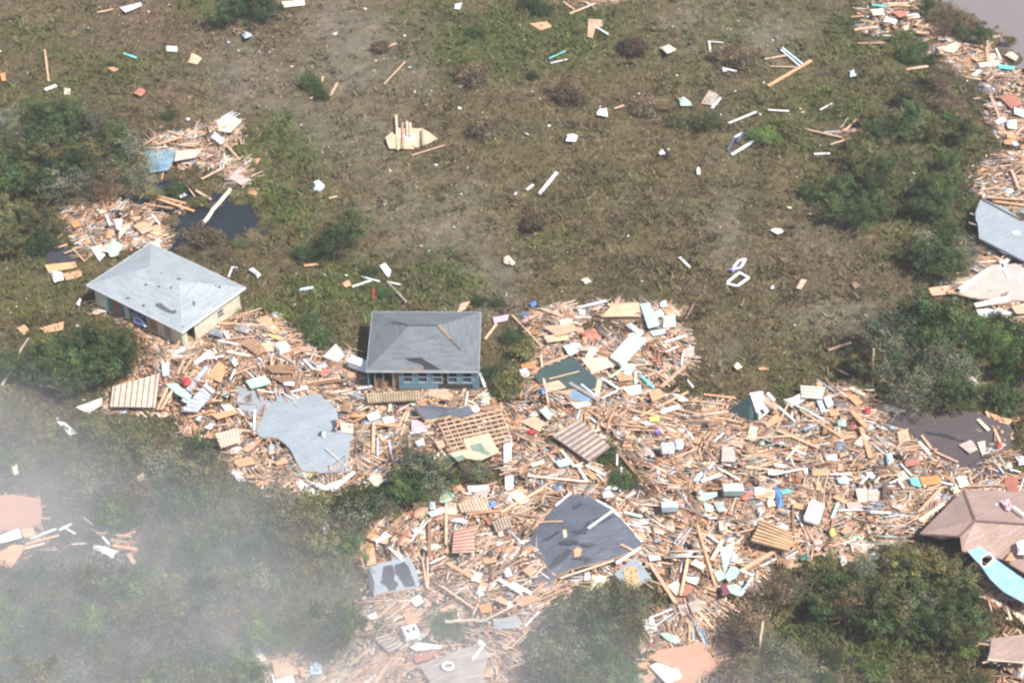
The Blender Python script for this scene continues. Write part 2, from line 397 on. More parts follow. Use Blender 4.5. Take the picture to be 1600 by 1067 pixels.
# ================================================================= GROUND
def blob(px, py, bl):
    s = np.zeros(np.shape(px))
    for cx, cy, rx, ry, a in bl:
        s = np.maximum(s, a*np.exp(-(((px-cx)/rx)**2+((py-cy)/ry)**2)*0.9))
    return s
GREEN = [(420,240,70,60,.9),(440,320,70,50,.85),(560,440,110,50,.95),(700,440,60,45,.7),(470,480,70,40,.9),(760,60,130,55,.95),(900,40,90,50,.8),
 (1220,210,70,40,1.0),(1300,160,120,60,.75),(1400,120,110,60,.6),(1380,60,90,50,.8),(1450,300,160,110,.8),(1560,540,80,90,1.),(1300,60,60,50,.6),(1130,50,80,50,.4),
 (60,60,120,60,.5),(180,110,90,40,.65),(100,150,90,40,.7),(290,110,50,40,.4),(330,20,60,40,.7),(60,400,120,70,.6),(110,560,130,60,.6),(60,470,60,50,.5),
 (200,800,300,200,.6),(1300,1000,200,70,.8),(1200,960,60,60,.6),(930,1000,140,90,.7),(560,810,90,50,.7),(660,750,60,60,.7),(600,990,30,30,.6),(1380,600,160,90,.6),
 (950,300,60,30,.35),(860,380,60,40,.4),(1100,130,60,30,.3),(30,200,60,60,.6),(1580,400,60,60,.5),(700,985,30,30,.9),(180,520,60,40,.8)]
SAND = [(540,60,70,60,.8),(560,100,60,60,.7),(470,200,70,50,.55),(640,90,50,60,.5),(1200,50,60,35,.8),(1090,30,60,30,.5),(700,370,70,70,.6),(760,440,60,40,.7),
 (580,220,60,60,.45),(390,120,60,60,.6),(1320,490,70,40,.7),(1440,215,40,30,.6),(1130,350,30,80,.5),(1380,270,40,50,.5),(1130,560,40,30,.4),(480,130,60,40,.4),(620,330,70,60,.4),
 (930,620,50,30,.5),(800,480,40,30,.6),(1290,380,60,40,.35)]
RED = [(60,50,150,70,.7),(200,40,140,60,.8),(250,90,120,60,.8),(400,30,80,60,.6),(230,160,120,40,.6),(420,110,60,60,.5),(60,110,60,40,.5),(1310,400,120,80,.5),(350,150,60,40,.4),(500,30,60,40,.4)]
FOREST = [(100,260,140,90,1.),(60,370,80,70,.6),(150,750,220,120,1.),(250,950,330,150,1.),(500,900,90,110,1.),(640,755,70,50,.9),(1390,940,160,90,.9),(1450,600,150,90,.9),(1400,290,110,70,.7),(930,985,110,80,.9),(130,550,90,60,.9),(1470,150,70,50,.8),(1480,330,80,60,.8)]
def ground_col(x, y):
    n = len(x); px, py = to_px(np.stack([x, y, np.zeros(n)], 1))
    wx = (fbm(x/5, y/5, 21, 4)-.5)*90; wy = (fbm(x/5, y/5, 31, 4)-.5)*70
    qx, qy = px+wx, py+wy
    far = np.clip((np.abs(px-800)-1200)/600, 0, 1)
    g = blob(qx, qy, GREEN); s = blob(qx, qy, SAND); r = blob(qx, qy, RED); f = blob(qx, qy, FOREST)
    n1 = fbm(x/2.2, y/2.2, 41, 4); n2 = fbm(x/0.9, y/0.9, 51, 3); n3 = fbm(x/7, y/7, 61, 3)
    olive = np.array([.112,.098,.050]); brown = np.array([.132,.096,.054]); grey = np.array([.155,.13,.098])
    c = brown[None]*(1-n3[:, None])+olive[None]*n3[:, None]
    k = np.clip((n1-.5)*2.2, 0, .8)[:, None]; c = c*(1-k)+olive*k
    k = np.clip((n2-.56)*3, 0, .7)[:, None]; c = c*(1-k)+grey*k
    k = np.clip(r*(.5+n1), 0, .85)[:, None]; c = c*(1-k)+np.array([.155,.105,.078])*k
    k = np.clip(s*(.45+1.1*n1), 0, .85)[:, None]; c = c*(1-k)+np.array([.20,.175,.148])*k
    k = np.clip(g*1.25-(1-n1)*.75+.22, 0, .97)[:, None]; c = c*(1-k)+np.array([.075,.098,.030])*k
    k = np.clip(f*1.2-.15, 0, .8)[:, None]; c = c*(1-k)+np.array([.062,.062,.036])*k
    ip = np.clip(pile_h(x, y)*3, 0, 1)[:, None]*.9; c = c*(1-ip)+np.array([.20,.145,.10])*ip
    wet = np.clip((-.15-gz(x, y))*4, 0, 1)[:, None]; c = c*(1-wet)+np.array([.05,.045,.035])*wet
    c = c*np.array([.92, .91, .82])*((0.62+0.76*fbm(x/0.5, y/0.5, 71, 3))*(.72+.56*fbm(x/1.7, y/2.2, 75, 3)))[:, None]
    return c, g, s, f
def axis(lo, hi, step):
    a = np.arange(lo, hi+step, step); e = []
    d = step; v = a[-1]
    while v < 3500: d *= 1.35; v += d; e.append(v)
    d = step; v = a[0]; b = []
    while v > -3500: d *= 1.35; v -= d; b.append(v)
    return np.array(b[::-1]+list(a)+e)
gx = axis(-80, 85, 0.36); gy = axis(-62, 128, 0.36)
GX, GY = np.meshgrid(gx, gy); fx, fy = GX.ravel(), GY.ravel()
gcol, _, _, _ = ground_col(fx, fy)
gzv = gz(fx, fy)+(fbm(fx/1.1, fy/1.1, 81, 3)-.5)*.22*(np.hypot(fx, fy) < 200)
nx, ny = len(gx), len(gy)
idx = np.arange(nx*ny).reshape(ny, nx)
F = np.stack([idx[:-1, :-1], idx[:-1, 1:], idx[1:, 1:], idx[1:, :-1]], -1).reshape(-1, 4)
g = raw_mesh('ground', np.stack([fx, fy, gzv], 1), F, gcol, M['ground'], True); tag(g, kind='structure')
# water
def water(name, polyg, z, col, rough, wave):
    m = bpy.data.materials.new(name); m.use_nodes = True; N = m.node_tree.nodes; L = m.node_tree.links; b = N['Principled BSDF']
    b.inputs['Base Color'].default_value = (*col, 1); b.inputs['Roughness'].default_value = rough; b.inputs['IOR'].default_value = 1.33
    n = N.new('ShaderNodeTexNoise'); n.inputs['Scale'].default_value = 1.5; n.inputs['Detail'].default_value = 4
    tc = N.new('ShaderNodeTexCoord'); L.new(tc.outputs['Object'], n.inputs[0])
    bp = N.new('ShaderNodeBump'); bp.inputs['Distance'].default_value = wave; L.new(n.outputs[0], bp.inputs['Height']); L.new(bp.outputs[0], b.inputs['Normal'])
    mb = MB(); mb.face([(a, c, z) for a, c in polyg]); o = mb.build(name, m); tag(o, kind='structure'); return o
water('river_water', [(30, 60), (1500, 60), (2500, 400), (2500, 2500), (30, 2500)], -0.75, (.20,.17,.165), .25, .04)
def grow(p, k=1.25):
    c = p.mean(0); return [(c[0]+(a-c[0])*k, c[1]+(b-c[1])*k) for a, b in p]
water('pond_water', grow(POND), -0.36, (.018,.024,.03), .06, .08)
water('puddle_water', grow(POND2), -0.34, (.05,.055,.065), .08, .02)

# ------------------------------------------------------------ grass and low weeds (uncountable)
def tufts(name, n, hmin, hmax, wid, blades, sel, m, darkmul=(0.6, 1.35), tint=None, spk=.36):
    px = rng.uniform(-60, 1660, n); py = rng.uniform(-40, 1107, n)
    d = FW[None]+((px-800)/FPX)[:, None]*RT+((533.5-py)/FPX)[:, None]*UP
    t = -CAM[2]/d[:, 2]; X = CAM[0]+t*d[:, 0]; Y = CAM[1]+t*d[:, 1]
    keep = (~in_pile(X, Y)) & (gz(X, Y) > -0.28)
    X, Y = X[keep], Y[keep]
    c, g_, s_, f_ = ground_col(X, Y)
    pr = sel(X, Y, g_, s_, f_); k = rng.random(len(X)) < pr; X, Y, c = X[k], Y[k], c[k]
    n = len(X); Z = gz(X, Y)
    sp = np.array([(.15,.13,.05),(.19,.135,.08),(.095,.105,.035),(.10,.065,.042),(.23,.18,.12)])[rng.choice(5, n, p=[.2,.3,.13,.25,.12])]
    c = (c*(1-spk)+sp*spk)*rng.uniform(.7, 1.35, (n, 1))
    X = np.repeat(X, blades); Y = np.repeat(Y, blades); Z = np.repeat(Z, blades); c = np.repeat(c, blades, 0)
    N_ = n*blades; a = rng.uniform(0, 2*np.pi, N_); h = rng.uniform(hmin, hmax, N_); lean = rng.uniform(.5, 1.8, N_)*h
    wd = wid*rng.uniform(.5, 1.4, N_); b = rng.uniform(0, 2*np.pi, N_)
    X = X+rng.normal(0, wid*1.2, N_); Y = Y+rng.normal(0, wid*1.2, N_)
    V = np.zeros((N_, 3, 3))
    V[:, 0] = np.stack([X-np.cos(a)*wd, Y-np.sin(a)*wd, Z-.03], 1); V[:, 1] = np.stack([X+np.cos(a)*wd, Y+np.sin(a)*wd, Z-.03], 1)
    V[:, 2] = np.stack([X+np.cos(b)*lean, Y+np.sin(b)*lean, Z+h], 1)
    c = c*rng.uniform(*darkmul, (N_, 1))
    if tint is not None: c = c*(1-tint[1])+np.array(tint[0])*tint[1]*rng.uniform(.6, 1.3, (N_, 1))
    o = raw_mesh(name, V.reshape(-1, 3), np.arange(N_*3).reshape(-1, 3), np.repeat(c, 3, 0), m)
    return o
o = tufts('dry_grass', 190000, .08, .30, .11, 4, lambda X, Y, g_, s_, f_: np.clip(1.0-s_*1.25, .04, 1)*(.1+1.3*fbm(X/2.4, Y/2.4, 91, 3)), M['grass'], (0.55, 1.75))
tag(o, 'short dry brown and olive grass over the whole open field', 'grass', kind='stuff')
o = tufts('green_weeds', 60000, .25, .75, .16, 6, lambda X, Y, g_, s_, f_: np.clip(g_*1.4-.25, 0, 1)*np.clip((fbm(X/2.2, Y/2.2, 41, 4)-.38)*4, 0, 1), M['grass'], (0.8, 1.7), ((.088, .125, .03), .6), spk=.25)
tag(o, 'low green weeds growing in patches over the field', 'weeds', kind='stuff')
o = tufts('brown_undergrowth', 45000, .3, .8, .13, 6, lambda X, Y, g_, s_, f_: np.clip((fbm(X/2.6, Y/2.6, 101, 3)-.52)*6, 0, .8)*np.clip(1-s_, 0, 1)+f_*.25, M['grass'], (0.6, 1.3))
tag(o, 'tangled brown undergrowth in clumps across the field', 'undergrowth', kind='stuff')

# ================================================================= HOUSES
def rect_from(L_, T_, R_, B_, z):
    c = [P(*q, z) for q in (L_, B_, R_, T_)]          # going counter clockwise: L -> B -> R -> T
    c = [q[:2] for q in c]; cen = sum(c)/4
    u = ((c[1]-c[0])+(c[2]-c[3]))/2; v = ((c[3]-c[0])+(c[2]-c[1]))/2
    a = np.linalg.norm(u); b = np.linalg.norm(v); ang = math.atan2(u[1], u[0])
    return cen, a, b, ang
def hip_roof(root, a, b, ez, rise, ridge, m, edgecol, th=0.14, name='roof'):
    """local frame centred; ridge along x"""
    hx, hy, r = a/2, b/2, ridge/2
    A, B, C, D = (-hx, -hy, ez), (hx, -hy, ez), (hx, hy, ez), (-hx, hy, ez); E, F_ = (-r, 0, ez+rise), (r, 0, ez+rise)
    mb = MB(); mb.face([A, B, F_, E]); mb.face([B, C, F_]); mb.face([C, D, E, F_]); mb.face([D, A, E])
    lo = [(x, y, z-th) for x, y, z in (A, B, C, D)]
    q = [A, B, C, D]
    for k in range(4):
        j = (k+1) % 4; mb.face([lo[k], lo[j], q[j], q[k]])
    mb.face([(x, y, z) for x, y, z in lo[::-1]])
    o = mb.build(name, m, root)
    fb = MB(); e = 0.035
    for (x0, y0, x1, y1) in ((-hx, -hy, hx, -hy), (hx, -hy, hx, hy), (hx, hy, -hx, hy), (-hx, hy, -hx, -hy)):
        dx, dy = x1-x0, y1-y0; l = math.hypot(dx, dy); nx_, ny_ = dy/l, -dx/l
        fb.beam((x0+nx_*e-dx/l*e, y0+ny_*e-dy/l*e, ez-.07), (x1+nx_*e+dx/l*e, y1+ny_*e+dy/l*e, ez-.07), .05, .17, edgecol)
    fb.build('fascia', M['sheet'], root)
    return o
def wall_with_holes(mb, x0, x1, z0, z1, y, t, holes, col, ax='x', const=0):
    """a wall along x (or y) as pieces around rectangular holes"""
    holes = sorted(holes); cur = x0
    def bx(a, b, c, d):
        if b-a < .01 or d-c < .01: return
        if ax == 'x': mb.box(((a+b)/2, y, (c+d)/2), (b-a, t, d-c), col)
        else: mb.box((y, (a+b)/2, (c+d)/2), (t, b-a, d-c), col)
    for (a, b, c, d) in holes:
        bx(cur, a, z0, z1); bx(a, b, z0, c); bx(a, b, d, z1); cur = b
    bx(cur, x1, z0, z1)
def patch_on(root, name, pts_px, n, d0, col, off=0.03, inv=None, m=None):
    p = [PP(a, b, n, d0+off) for a, b in pts_px]
    if inv is not None: p = [np.array(inv @ Vector(q)) for q in p]
    mb = MB(); mb.prism(p, .02, col); return mb.build(name, m or M['sheet'], root)

# ---- cream house with pale hipped roof
EZ = 3.0
cen, a, b, ang = rect_from((140,450), (231,376), (379,450), (289,519), EZ)
h1 = empty('cream_house', (cen[0], cen[1], 0), ang); tag(h1, 'cream house with pale grey hipped roof, washed off its site left of centre', 'house')
hip_roof(h1, a, b, EZ, 1.75, max(.8, a-b), M['sh_pale'], (.72,.73,.72))
MW = Matrix.Translation((cen[0], cen[1], 0)) @ Matrix.Rotation(ang, 4, 'Z'); inv1 = MW.inverted()
ov = .55; wx, wy = a/2-ov, b/2-ov; Z0 = .35; ZT = EZ-.14
CW = (.60,.555,.42)
mb = MB()
H = lambda f: -wx+f*2*wx
wall_with_holes(mb, -wx, wx, Z0, ZT, -wy, .16, [(H(.145), H(.34), Z0, 2.55), (H(.39), H(.60), Z0, 2.6), (H(.60)+.15, H(.715), .55, 2.5), (H(.79), H(.87), .7, 2.5)], CW)
wall_with_holes(mb, -wx, wx, Z0, ZT, wy, .16, [(H(.3), H(.42), 1.2, 2.3), (H(.7), H(.8), 1.2, 2.3)], CW)
wall_with_holes(mb, -wy+.09, wy-.09, Z0, ZT, wx, .16, [(-wy+.55, -wy+1.75, Z0, 2.35), (wy*.18, wy*.18+.95, 1.0, 2.0)], CW, 'y')
wall_with_holes(mb, -wy+.09, wy-.09, Z0, ZT, -wx, .16, [(-1.2, 0, 1.1, 2.2)], CW, 'y')
mb.build('wall', M['sheet'], h1)
mb = MB(); mb.box((0, 0, .2), (2*wx+.3, 2*wy+.3, .3), (.42,.30,.2)); mb.build('floor_slab', M['wood'], h1)
def panel1(name, f0, f1, z0, z1, col, y=None, par=h1):
    mb = MB(); mb.box(((H(f0)+H(f1))/2, (-wy+.02) if y is None else y, (z0+z1)/2), (H(f1)-H(f0), .06, z1-z0), col); return mb.build(name, M['sheet'], par)
panel1('shutter', .15, .19, .5, 2.5, COL['teal']); panel1('shutter', .30, .335, .5, 2.5, COL['teal'])
panel1('bare_sheathing', .195, .295, .5, 2.1, (.34,.16,.09)); panel1('bare_sheathing', .62, .712, .56, 2.49, (.42,.21,.11))
panel1('garage_panel', .792, .868, .71, 2.49, (.36,.29,.25))
mb = MB(); mb.box((0, wy*.1, 1.5), (2*wx-.4, .1, 2.3), (.30,.20,.15)); mb.box((H(.37), -wy*.45, 1.5), (.1, wy, 2.3), (.33,.24,.2)); mb.box((H(.75), -wy*.45, 1.5), (.1, wy, 2.3), (.33,.24,.2)); mb.build('inner_wall', M['sheet'], h1)
mb = MB(); mb.box((wx-.02, wy*.18+.475, 1.5), (.05, .85, .9), (.10,.11,.12)); wf = mb.build('window', M['sheet'], h1)
mb = MB()
for (dy, dz, sy, sz) in ((0, .5, 1.05, .1), (0, -.5, 1.05, .1), (.475, 0, .1, .92), (-.475, 0, .1, .92), (0, 0, .86, .06)):
    mb.box((wx+.085, wy*.18+.475+dy, 1.5+dz), (.06, sy, sz), (.55,.50,.42))
mb.build('window_frame', M['sheet'], wf)
n1 = np.array([0, 0, 1.0])
def roof_patch(root, inv, a, b, ez, rise, ridge, pts, col, name, off=.03):
    """thin patch laid on the slope of a hipped roof, given by photo pixels of its corners"""
    hx, hy, r = a/2, b/2, ridge/2
    planes = [((-hx,-hy,ez),(hx,-hy,ez),(r,0,ez+rise)), ((hx,-hy,ez),(hx,hy,ez),(r,0,ez+rise)), ((hx,hy,ez),(-hx,hy,ez),(-r,0,ez+rise)), ((-hx,hy,ez),(-hx,-hy,ez),(-r,0,ez+rise))]
    mw = inv.inverted(); cx = sum(p[0] for p in pts)/len(pts); cy = sum(p[1] for p in pts)/len(pts); best = None
    for pl in planes:
        q = [np.array(mw @ Vector(v)) for v in pl]; n = np.cross(q[1]-q[0], q[2]-q[0]); n /= np.linalg.norm(n)
        hit = PP(cx, cy, n, n@q[0]); 
        if best is None or hit[2] < best[0]: best = (hit[2], n, n@q[0])
    p = [np.array(inv @ Vector(PP(u, v, best[1], best[2]+off))) for u, v in pts]
    mb = MB(); mb.prism(p, off-.004, col); return mb.build(name, M['sheet'], root)
def scrub_poly(cx, cy, rx, ry, n=7):
    return [(cx+rx*math.cos(2*math.pi*k/n)*random.uniform(.6, 1.1), cy-ry*math.sin(2*math.pi*k/n)*random.uniform(.6, 1.1)) for k in range(n)]
R1 = max(.8, a-b)
for (cx, cy, rx, ry) in ((279,435.5,4.5,1.8),(200,466,4.5,1.8),(224,477,3,2.6),(228,445,2.8,1.8),(248,447.5,2.8,1.8),(267,449.5,3.4,1.8),(343,448,3.2,2.2),(337,446.5,1.6,1.6),(303,474,2.6,5),(286,510,2,2.5),(252,427,2,1)):
    roof_patch(h1, inv1, a, b, EZ, 1.75, R1, scrub_poly(cx, cy, rx, ry), (.09,.09,.10), 'missing_shingle_patch')
roof_patch(h1, inv1, a, b, EZ, 1.75, R1, [(243,478),(243,474),(252,473),(256,478),(268,485),(275,484),(276,488),(270,491),(258,487)], (.11,.11,.125), 'missing_shingle_patch')
# ---- small blue house
EZ2 = 3.1
cen2, a2, b2, ang2 = rect_from((578,579), (577,487.5), (748.5,487.5), (751,581), EZ2)
h2 = empty('blue_house', (cen2[0], cen2[1], 0), ang2); tag(h2, 'small blue house with grey hipped roof and a row of broken windows', 'house')
RG2 = 3.1; RI2 = 2.1
hip_roof(h2, a2, b2, EZ2, RI2, RG2, M['sh_grey'], (.42,.47,.48))
inv2 = (Matrix.Translation((cen2[0], cen2[1], 0)) @ Matrix.Rotation(ang2, 4, 'Z')).inverted()
ov = .4; wx2, wy2 = a2/2-.12, b2/2-ov; BW = (.13,.23,.285)
def X2(px): return (px-578)/(751-578)*a2-a2/2
ZT2 = EZ2-.14
wins = [(X2(p)-.02, X2(p+12.5)+.02, 1.38, 2.78) for p in (635, 657.5, 680.5, 704, 726.5)]
mb = MB()
hl = [wins[0], wins[1], wins[2], (X2(693.5)+.12, X2(703.5)-.12, .75, 2.85), wins[3], wins[4]]
wall_with_holes(mb, X2(627), wx2, .45, ZT2, -wy2, .14, hl, BW)
wall_with_holes(mb, -wx2, wx2, .3, ZT2, wy2, .14, [(-2, -1, 1.2, 2.3), (1, 2, 1.2, 2.3)], BW)
wall_with_holes(mb, -wy2+.08, wy2-.08, .3, ZT2, wx2, .14, [(-1, 0, 1.2, 2.3)], BW, 'y')
wall_with_holes(mb, -wy2+.08, wy2-.08, .3, ZT2, -wx2, .14, [(0, 1, 1.2, 2.3)], BW, 'y')
mb.build('wall', M['sheet'], h2)
for wi, (x0, x1, z0, z1) in enumerate(wins):
    mb = MB(); y = -wy2-.09
    for (cx, cz, sx, sz) in (((x0+x1)/2, z0-.05, x1-x0+.12, .09), ((x0+x1)/2, z1+.03, x1-x0+.12, .05), (x0-.03, (z0+z1)/2, .06, z1-z0-.01), (x1+.03, (z0+z1)/2, .06, z1-z0-.01), ((x0+x1)/2, (z0+z1)/2, x1-x0-.01, .05)):
        mb.box((cx, y, cz), (sx, .08, sz), (.30,.36,.40))
    w_ = mb.build('window', M['sheet'], h2)
    mb = MB(); mb.box(((x0+x1)/2-.1*(wi % 2), -wy2+.03, z0+(z1-z0)*.26), ((x1-x0)*.8, .02, (z1-z0)*.4), (.05,.06,.075)); mb.build('broken_pane', M['sheet'], w_)
mb = MB(); mb.box((0, 0, .16), (2*wx2, 2*wy2, .26), (.30,.19,.12)); mb.build('floor_slab', M['wood'], h2)
mb = MB(); mb.box((0, wy2*.25, 1.6), (2*wx2-.4, .1, 2.5), (.12,.08,.065)); mb.box((X2(627), -wy2*.35, 1.6), (.12, wy2*1.1, 2.6), (.35,.19,.11)); mb.build('inner_wall', M['sheet'], h2)
for p in (590, 603, 618): 
    mb = MB(); mb.box((X2(p), -wy2, 1.62), (.13, .13, 2.65), (.16,.24,.27)); mb.build('porch_post', M['sheet'], h2)
for (p0, p1, z0, z1, yy) in ((588, 600, .4, 1.5, -.2), (616, 626, .5, 2.4, -.6), (601, 612, .3, 1.1, 0), (694, 703, .8, 1.7, -.5)):
    mb = MB(); mb.box(((X2(p0)+X2(p1))/2, -wy2+.5+yy*.3, (z0+z1)/2), (X2(p1)-X2(p0), .05, z1-z0), (.42,.19,.09)); mb.build('bare_sheathing', M['sheet'], h2)
mb = MB(); mb.box((X2(715), -wy2-.085, .85), (X2(744)-X2(690), .03, .55), (.05,.045,.045)); mb.build('painted_hole_shade', M['sheet'], h2)  # dark plate on the wall face, painted as the shade inside a hole
for y_, l_ in ((.14, 1),):
    mb = MB(); mb.box((wx2-.05, -wy2-.02, 1.6), (.16, .2, 2.6), (.12,.22,.27)); mb.build('corner_post', M['sheet'], h2)
roof_patch(h2, inv2, a2, b2, EZ2, RI2, RG2, [(631,559.5),(659,558.5),(664,563),(676,569.5),(689,577.5),(661,577.5),(662,572),(654,567.5),(640,564)], (.035,.034,.04), 'missing_shingle_patch')
roof_patch(h2, inv2, a2, b2, EZ2, RI2, RG2, [(612,559.5),(636,558.5),(636,560),(613,560.8)], (.13,.13,.14), 'missing_shingle_patch')
roof_patch(h2, inv2, a2, b2, EZ2, RI2, RG2, [(623,576),(645,573.5),(664,576),(664,578.3),(623,578.3)], (.20,.15,.13), 'missing_shingle_patch')
for (cx, cy, rx, ry) in ((678,538.5,2.4,1.4),(725,523,1.4,1.8),(728,551,1.3,4),(591,491.5,3,1.3),(705,578,4,.9),(730,578,4,.9)):
    roof_patch(h2, inv2, a2, b2, EZ2, RI2, RG2, scrub_poly(cx, cy, rx, ry), (.15,.15,.165), 'missing_shingle_patch')
mb = MB()
rx0 = RG2/2
Rp = lambda t: (rx0+(a2/2-rx0)*t, -b2/2*t, EZ2+RI2*(1-t)+.06)
mb.beam(Rp(0), Rp(.3), .38, .05, (.26,.19,.13)); mb.beam(Rp(.3), Rp(.55), .2, .05, (.11,.10,.11)); mb.beam((-rx0-.1, 0, EZ2+RI2+.05), (rx0, 0, EZ2+RI2+.05), .24, .05, (.10,.10,.115))
mb.beam((-rx0, 0, EZ2+RI2+.05), (-rx0-1.9, b2*.155, EZ2+RI2-.53*.98), .15, .05, (.13,.13,.15)); mb.build('torn_ridge_cap', M['sheet'], h2)

# ================================================================= BIG ROOF FRAGMENTS
def ragged(o, amp=1.3, step=9):
    q = []; rr_ = random.Random(len(o)*7+int(o[0][0]))
    for i, (x0, y0) in enumerate(o):
        x1, y1 = o[(i+1) % len(o)]; l = math.hypot(x1-x0, y1-y0); k = max(1, int(l/step)); q.append((x0, y0))
        for j in range(1, k):
            t = (j+rr_.uniform(-.3, .3))/k; a_ = rr_.uniform(-amp, amp); q.append((x0+(x1-x0)*t-(y1-y0)/l*a_, y0+(y1-y0)*t+(x1-x0)/l*a_))
    return q
def roof_piece(name, lab, cat, outline, zfun, m, decks=(.45,.33,.22), center=None, th=.22, patches=(), trims=(), deckpatch=(), inner=None):
    """outline: photo pixels; zfun(px,py)-> height; inner: list of extra ridge vertices, faces given explicitly as index lists"""
    if not inner: outline = ragged(outline)
    pts = [P(x, y, zfun(x, y)) for x, y in outline]; ROOFS.append((np.array([q[:2] for q in pts]), zfun))
    org = np.mean(pts, 0); org[2] = 0
    root = empty(name, org); tag(root, lab, cat)
    mb = MB()
    if inner:
        vs = pts+[P(x, y, zfun(x, y)) for x, y in inner[0]]
        for f in inner[1]: mb.face([vs[i] for i in f][::-1] if np.cross(vs[f[1]]-vs[f[0]], vs[f[2]]-vs[f[0]])[2] < 0 else [vs[i] for i in f])
    else:
        c = P(*center, zfun(*center)) if center else np.mean(pts, 0)
        for k in range(len(pts)):
            j = (k+1) % len(pts); f = [pts[k], pts[j], c]
            if np.cross(f[1]-f[0], f[2]-f[0])[2] < 0: f = f[::-1]
            mb.face(f)
    for o_ in (mb,):
        o_.v = [tuple(np.array(v)-org) for v in o_.v]
    ar = R(28); k_ = 0
    mb.uv = [(v[0]*math.cos(ar)+v[1]*math.sin(ar), (v[1]*math.cos(ar)-v[0]*math.sin(ar))*1.1) for f in mb.f for v in (mb.v[i] for i in f)]
    mb.build('shingle_slope', m, root)
    db = MB()
    for k in range(len(pts)):
        j = (k+1) % len(pts); A, B = pts[k]-[0, 0, .012]-org, pts[j]-[0, 0, .012]-org
        db.face([A, B, B-[0, 0, th], A-[0, 0, th]], decks); 
    bot = [p-[0, 0, th+.012]-org for p in pts]; cb = np.mean(bot, 0)
    for k in range(len(bot)): db.face([bot[(k+1) % len(bot)], bot[k], cb], decks)
    db.build('roof_deck', M['wood'], root)
    if not inner and cat not in ('house floor',):
        fb = MB(); cc = np.mean(pts, 0); rr_ = random.Random(len(pts)); step = max(1, len(pts)//11)
        for k in range(0, len(pts), step):
            A = np.array(pts[k]); dv = A-cc; dv[2] = 0; dv /= (np.linalg.norm(dv)+1e-9); l_ = rr_.uniform(.25, 1.1)
            A = A-[0, 0, th*.6+.1]; fb.beam(A-dv*1.0-org, A+dv*l_-org+[rr_.uniform(-.3, .3), rr_.uniform(-.3, .3), rr_.uniform(-.15, .05)], rr_.uniform(.1, .2), .09, jit((.52,.36,.24), .2))
        fb.build('broken_rafters', M['wood'], root)
    for (nm, col, pp) in patches:
        pp = ragged(pp, .9, 3.5); q = [P(x, y, zfun(x, y)+.045)-org for x, y in pp]
        pm = MB(); cc = np.mean(q, 0)
        for k in range(len(q)):
            f = [q[k], q[(k+1) % len(q)], cc]
            if np.cross(f[1]-f[0], f[2]-f[0])[2] < 0: f = f[::-1]
            pm.face(f, col)
        for k in range(len(q)):
            A, B = q[k], q[(k+1) % len(q)]; pm.face([A, B, B-[0, 0, .03], A-[0, 0, .03]], col)
        pm.build(nm, M['sheet'], root)
    for (nm, col, wd, x0, y0, x1, y1) in trims:
        tb = MB(); A = P(x0, y0, zfun(x0, y0)+.06)-org; B = P(x1, y1, zfun(x1, y1)+.06)-org
        tb.beam(A, B, wd, .07, col); tb.build(nm, M['sheet'], root)
    return root
DK = (.068,.07,.084)
def zs(fn): return fn
# slate roof: hump in the middle
def z_slate(x, y):
    d = math.hypot((x-905)/105, (y-842)/80); return .7+1.7*max(0, 1-d)+.3*(x-905)/100
roof_piece('torn_slate_roof', 'large torn slate grey roof with dark bare patches in the middle of the wreckage', 'roof piece',
 [(895,768),(916,774),(937,784),(957,796),(978,818),(1005,848),(985,861),(962,870),(930,880),(893,888),(872,897),(860,915),(845,918),(833,908),(822,896),(808,885),(809,868),(822,851),(842,822),(862,798)],
 z_slate, M['sh_slate'], center=(905,838), patches=[
 ('bare_felt_patch', DK, [(895,790),(907,785),(912,787),(903,793),(893,796)]),
 ('bare_felt_patch', DK, [(890,830),(905,828),(915,822),(918,815),(923,814),(921,823),(915,834),(900,834)]),
 ('bare_felt_patch', DK, [(873,845),(890,843),(905,845),(903,849),(890,851),(876,851)]),
 ('bare_felt_patch', DK, [(808,863),(825,858),(834,858),(825,868),(811,877)]),
 ('bare_felt_patch', DK, [(833,898),(840,888),(858,882),(868,870),(882,862),(886,856),(893,860),(886,870),(876,880),(863,886),(852,893),(838,908)]),
 ('bare_felt_patch', DK, [(893,872),(908,868),(921,870),(925,874),(915,880),(922,873),(905,874)]),
 ('bare_felt_patch', DK, [(905,848),(925,848),(932,851),(918,854)]),
 ('bare_felt_patch', DK, [(925,812),(945,802),(957,803),(955,809),(935,818)]),
 ('bare_felt_patch', DK, [(848,842),(862,835),(872,829),(875,832),(860,842),(850,846)]),
 ('exposed_plywood_patch', (.55,.33,.2), [(896,859),(903,854),(910,858),(906,868),(897,870)]),
 ('exposed_plywood_patch', (.7,.62,.4), [(879,828),(884,826),(886,838),(881,840)])],
 trims=[('edge_trim', (.66,.66,.67), .28, 919,825, 957,798), ('edge_trim', (.8,.8,.8), .22, 932,781, 958,796), ('edge_trim', (.75,.7,.6), .22, 958,797, 1003,846), ('edge_trim', (.8,.78,.75), .3, 963,880, 1001,855), ('edge_trim', (.8,.8,.8), .2, 868,790, 893,769), ('edge_trim', (.62,.5,.4), .2, 875,903, 960,875)])
def z_pale(x, y): return .75+.5*max(0, 1-math.hypot((x-480)/90, (y-675)/70))
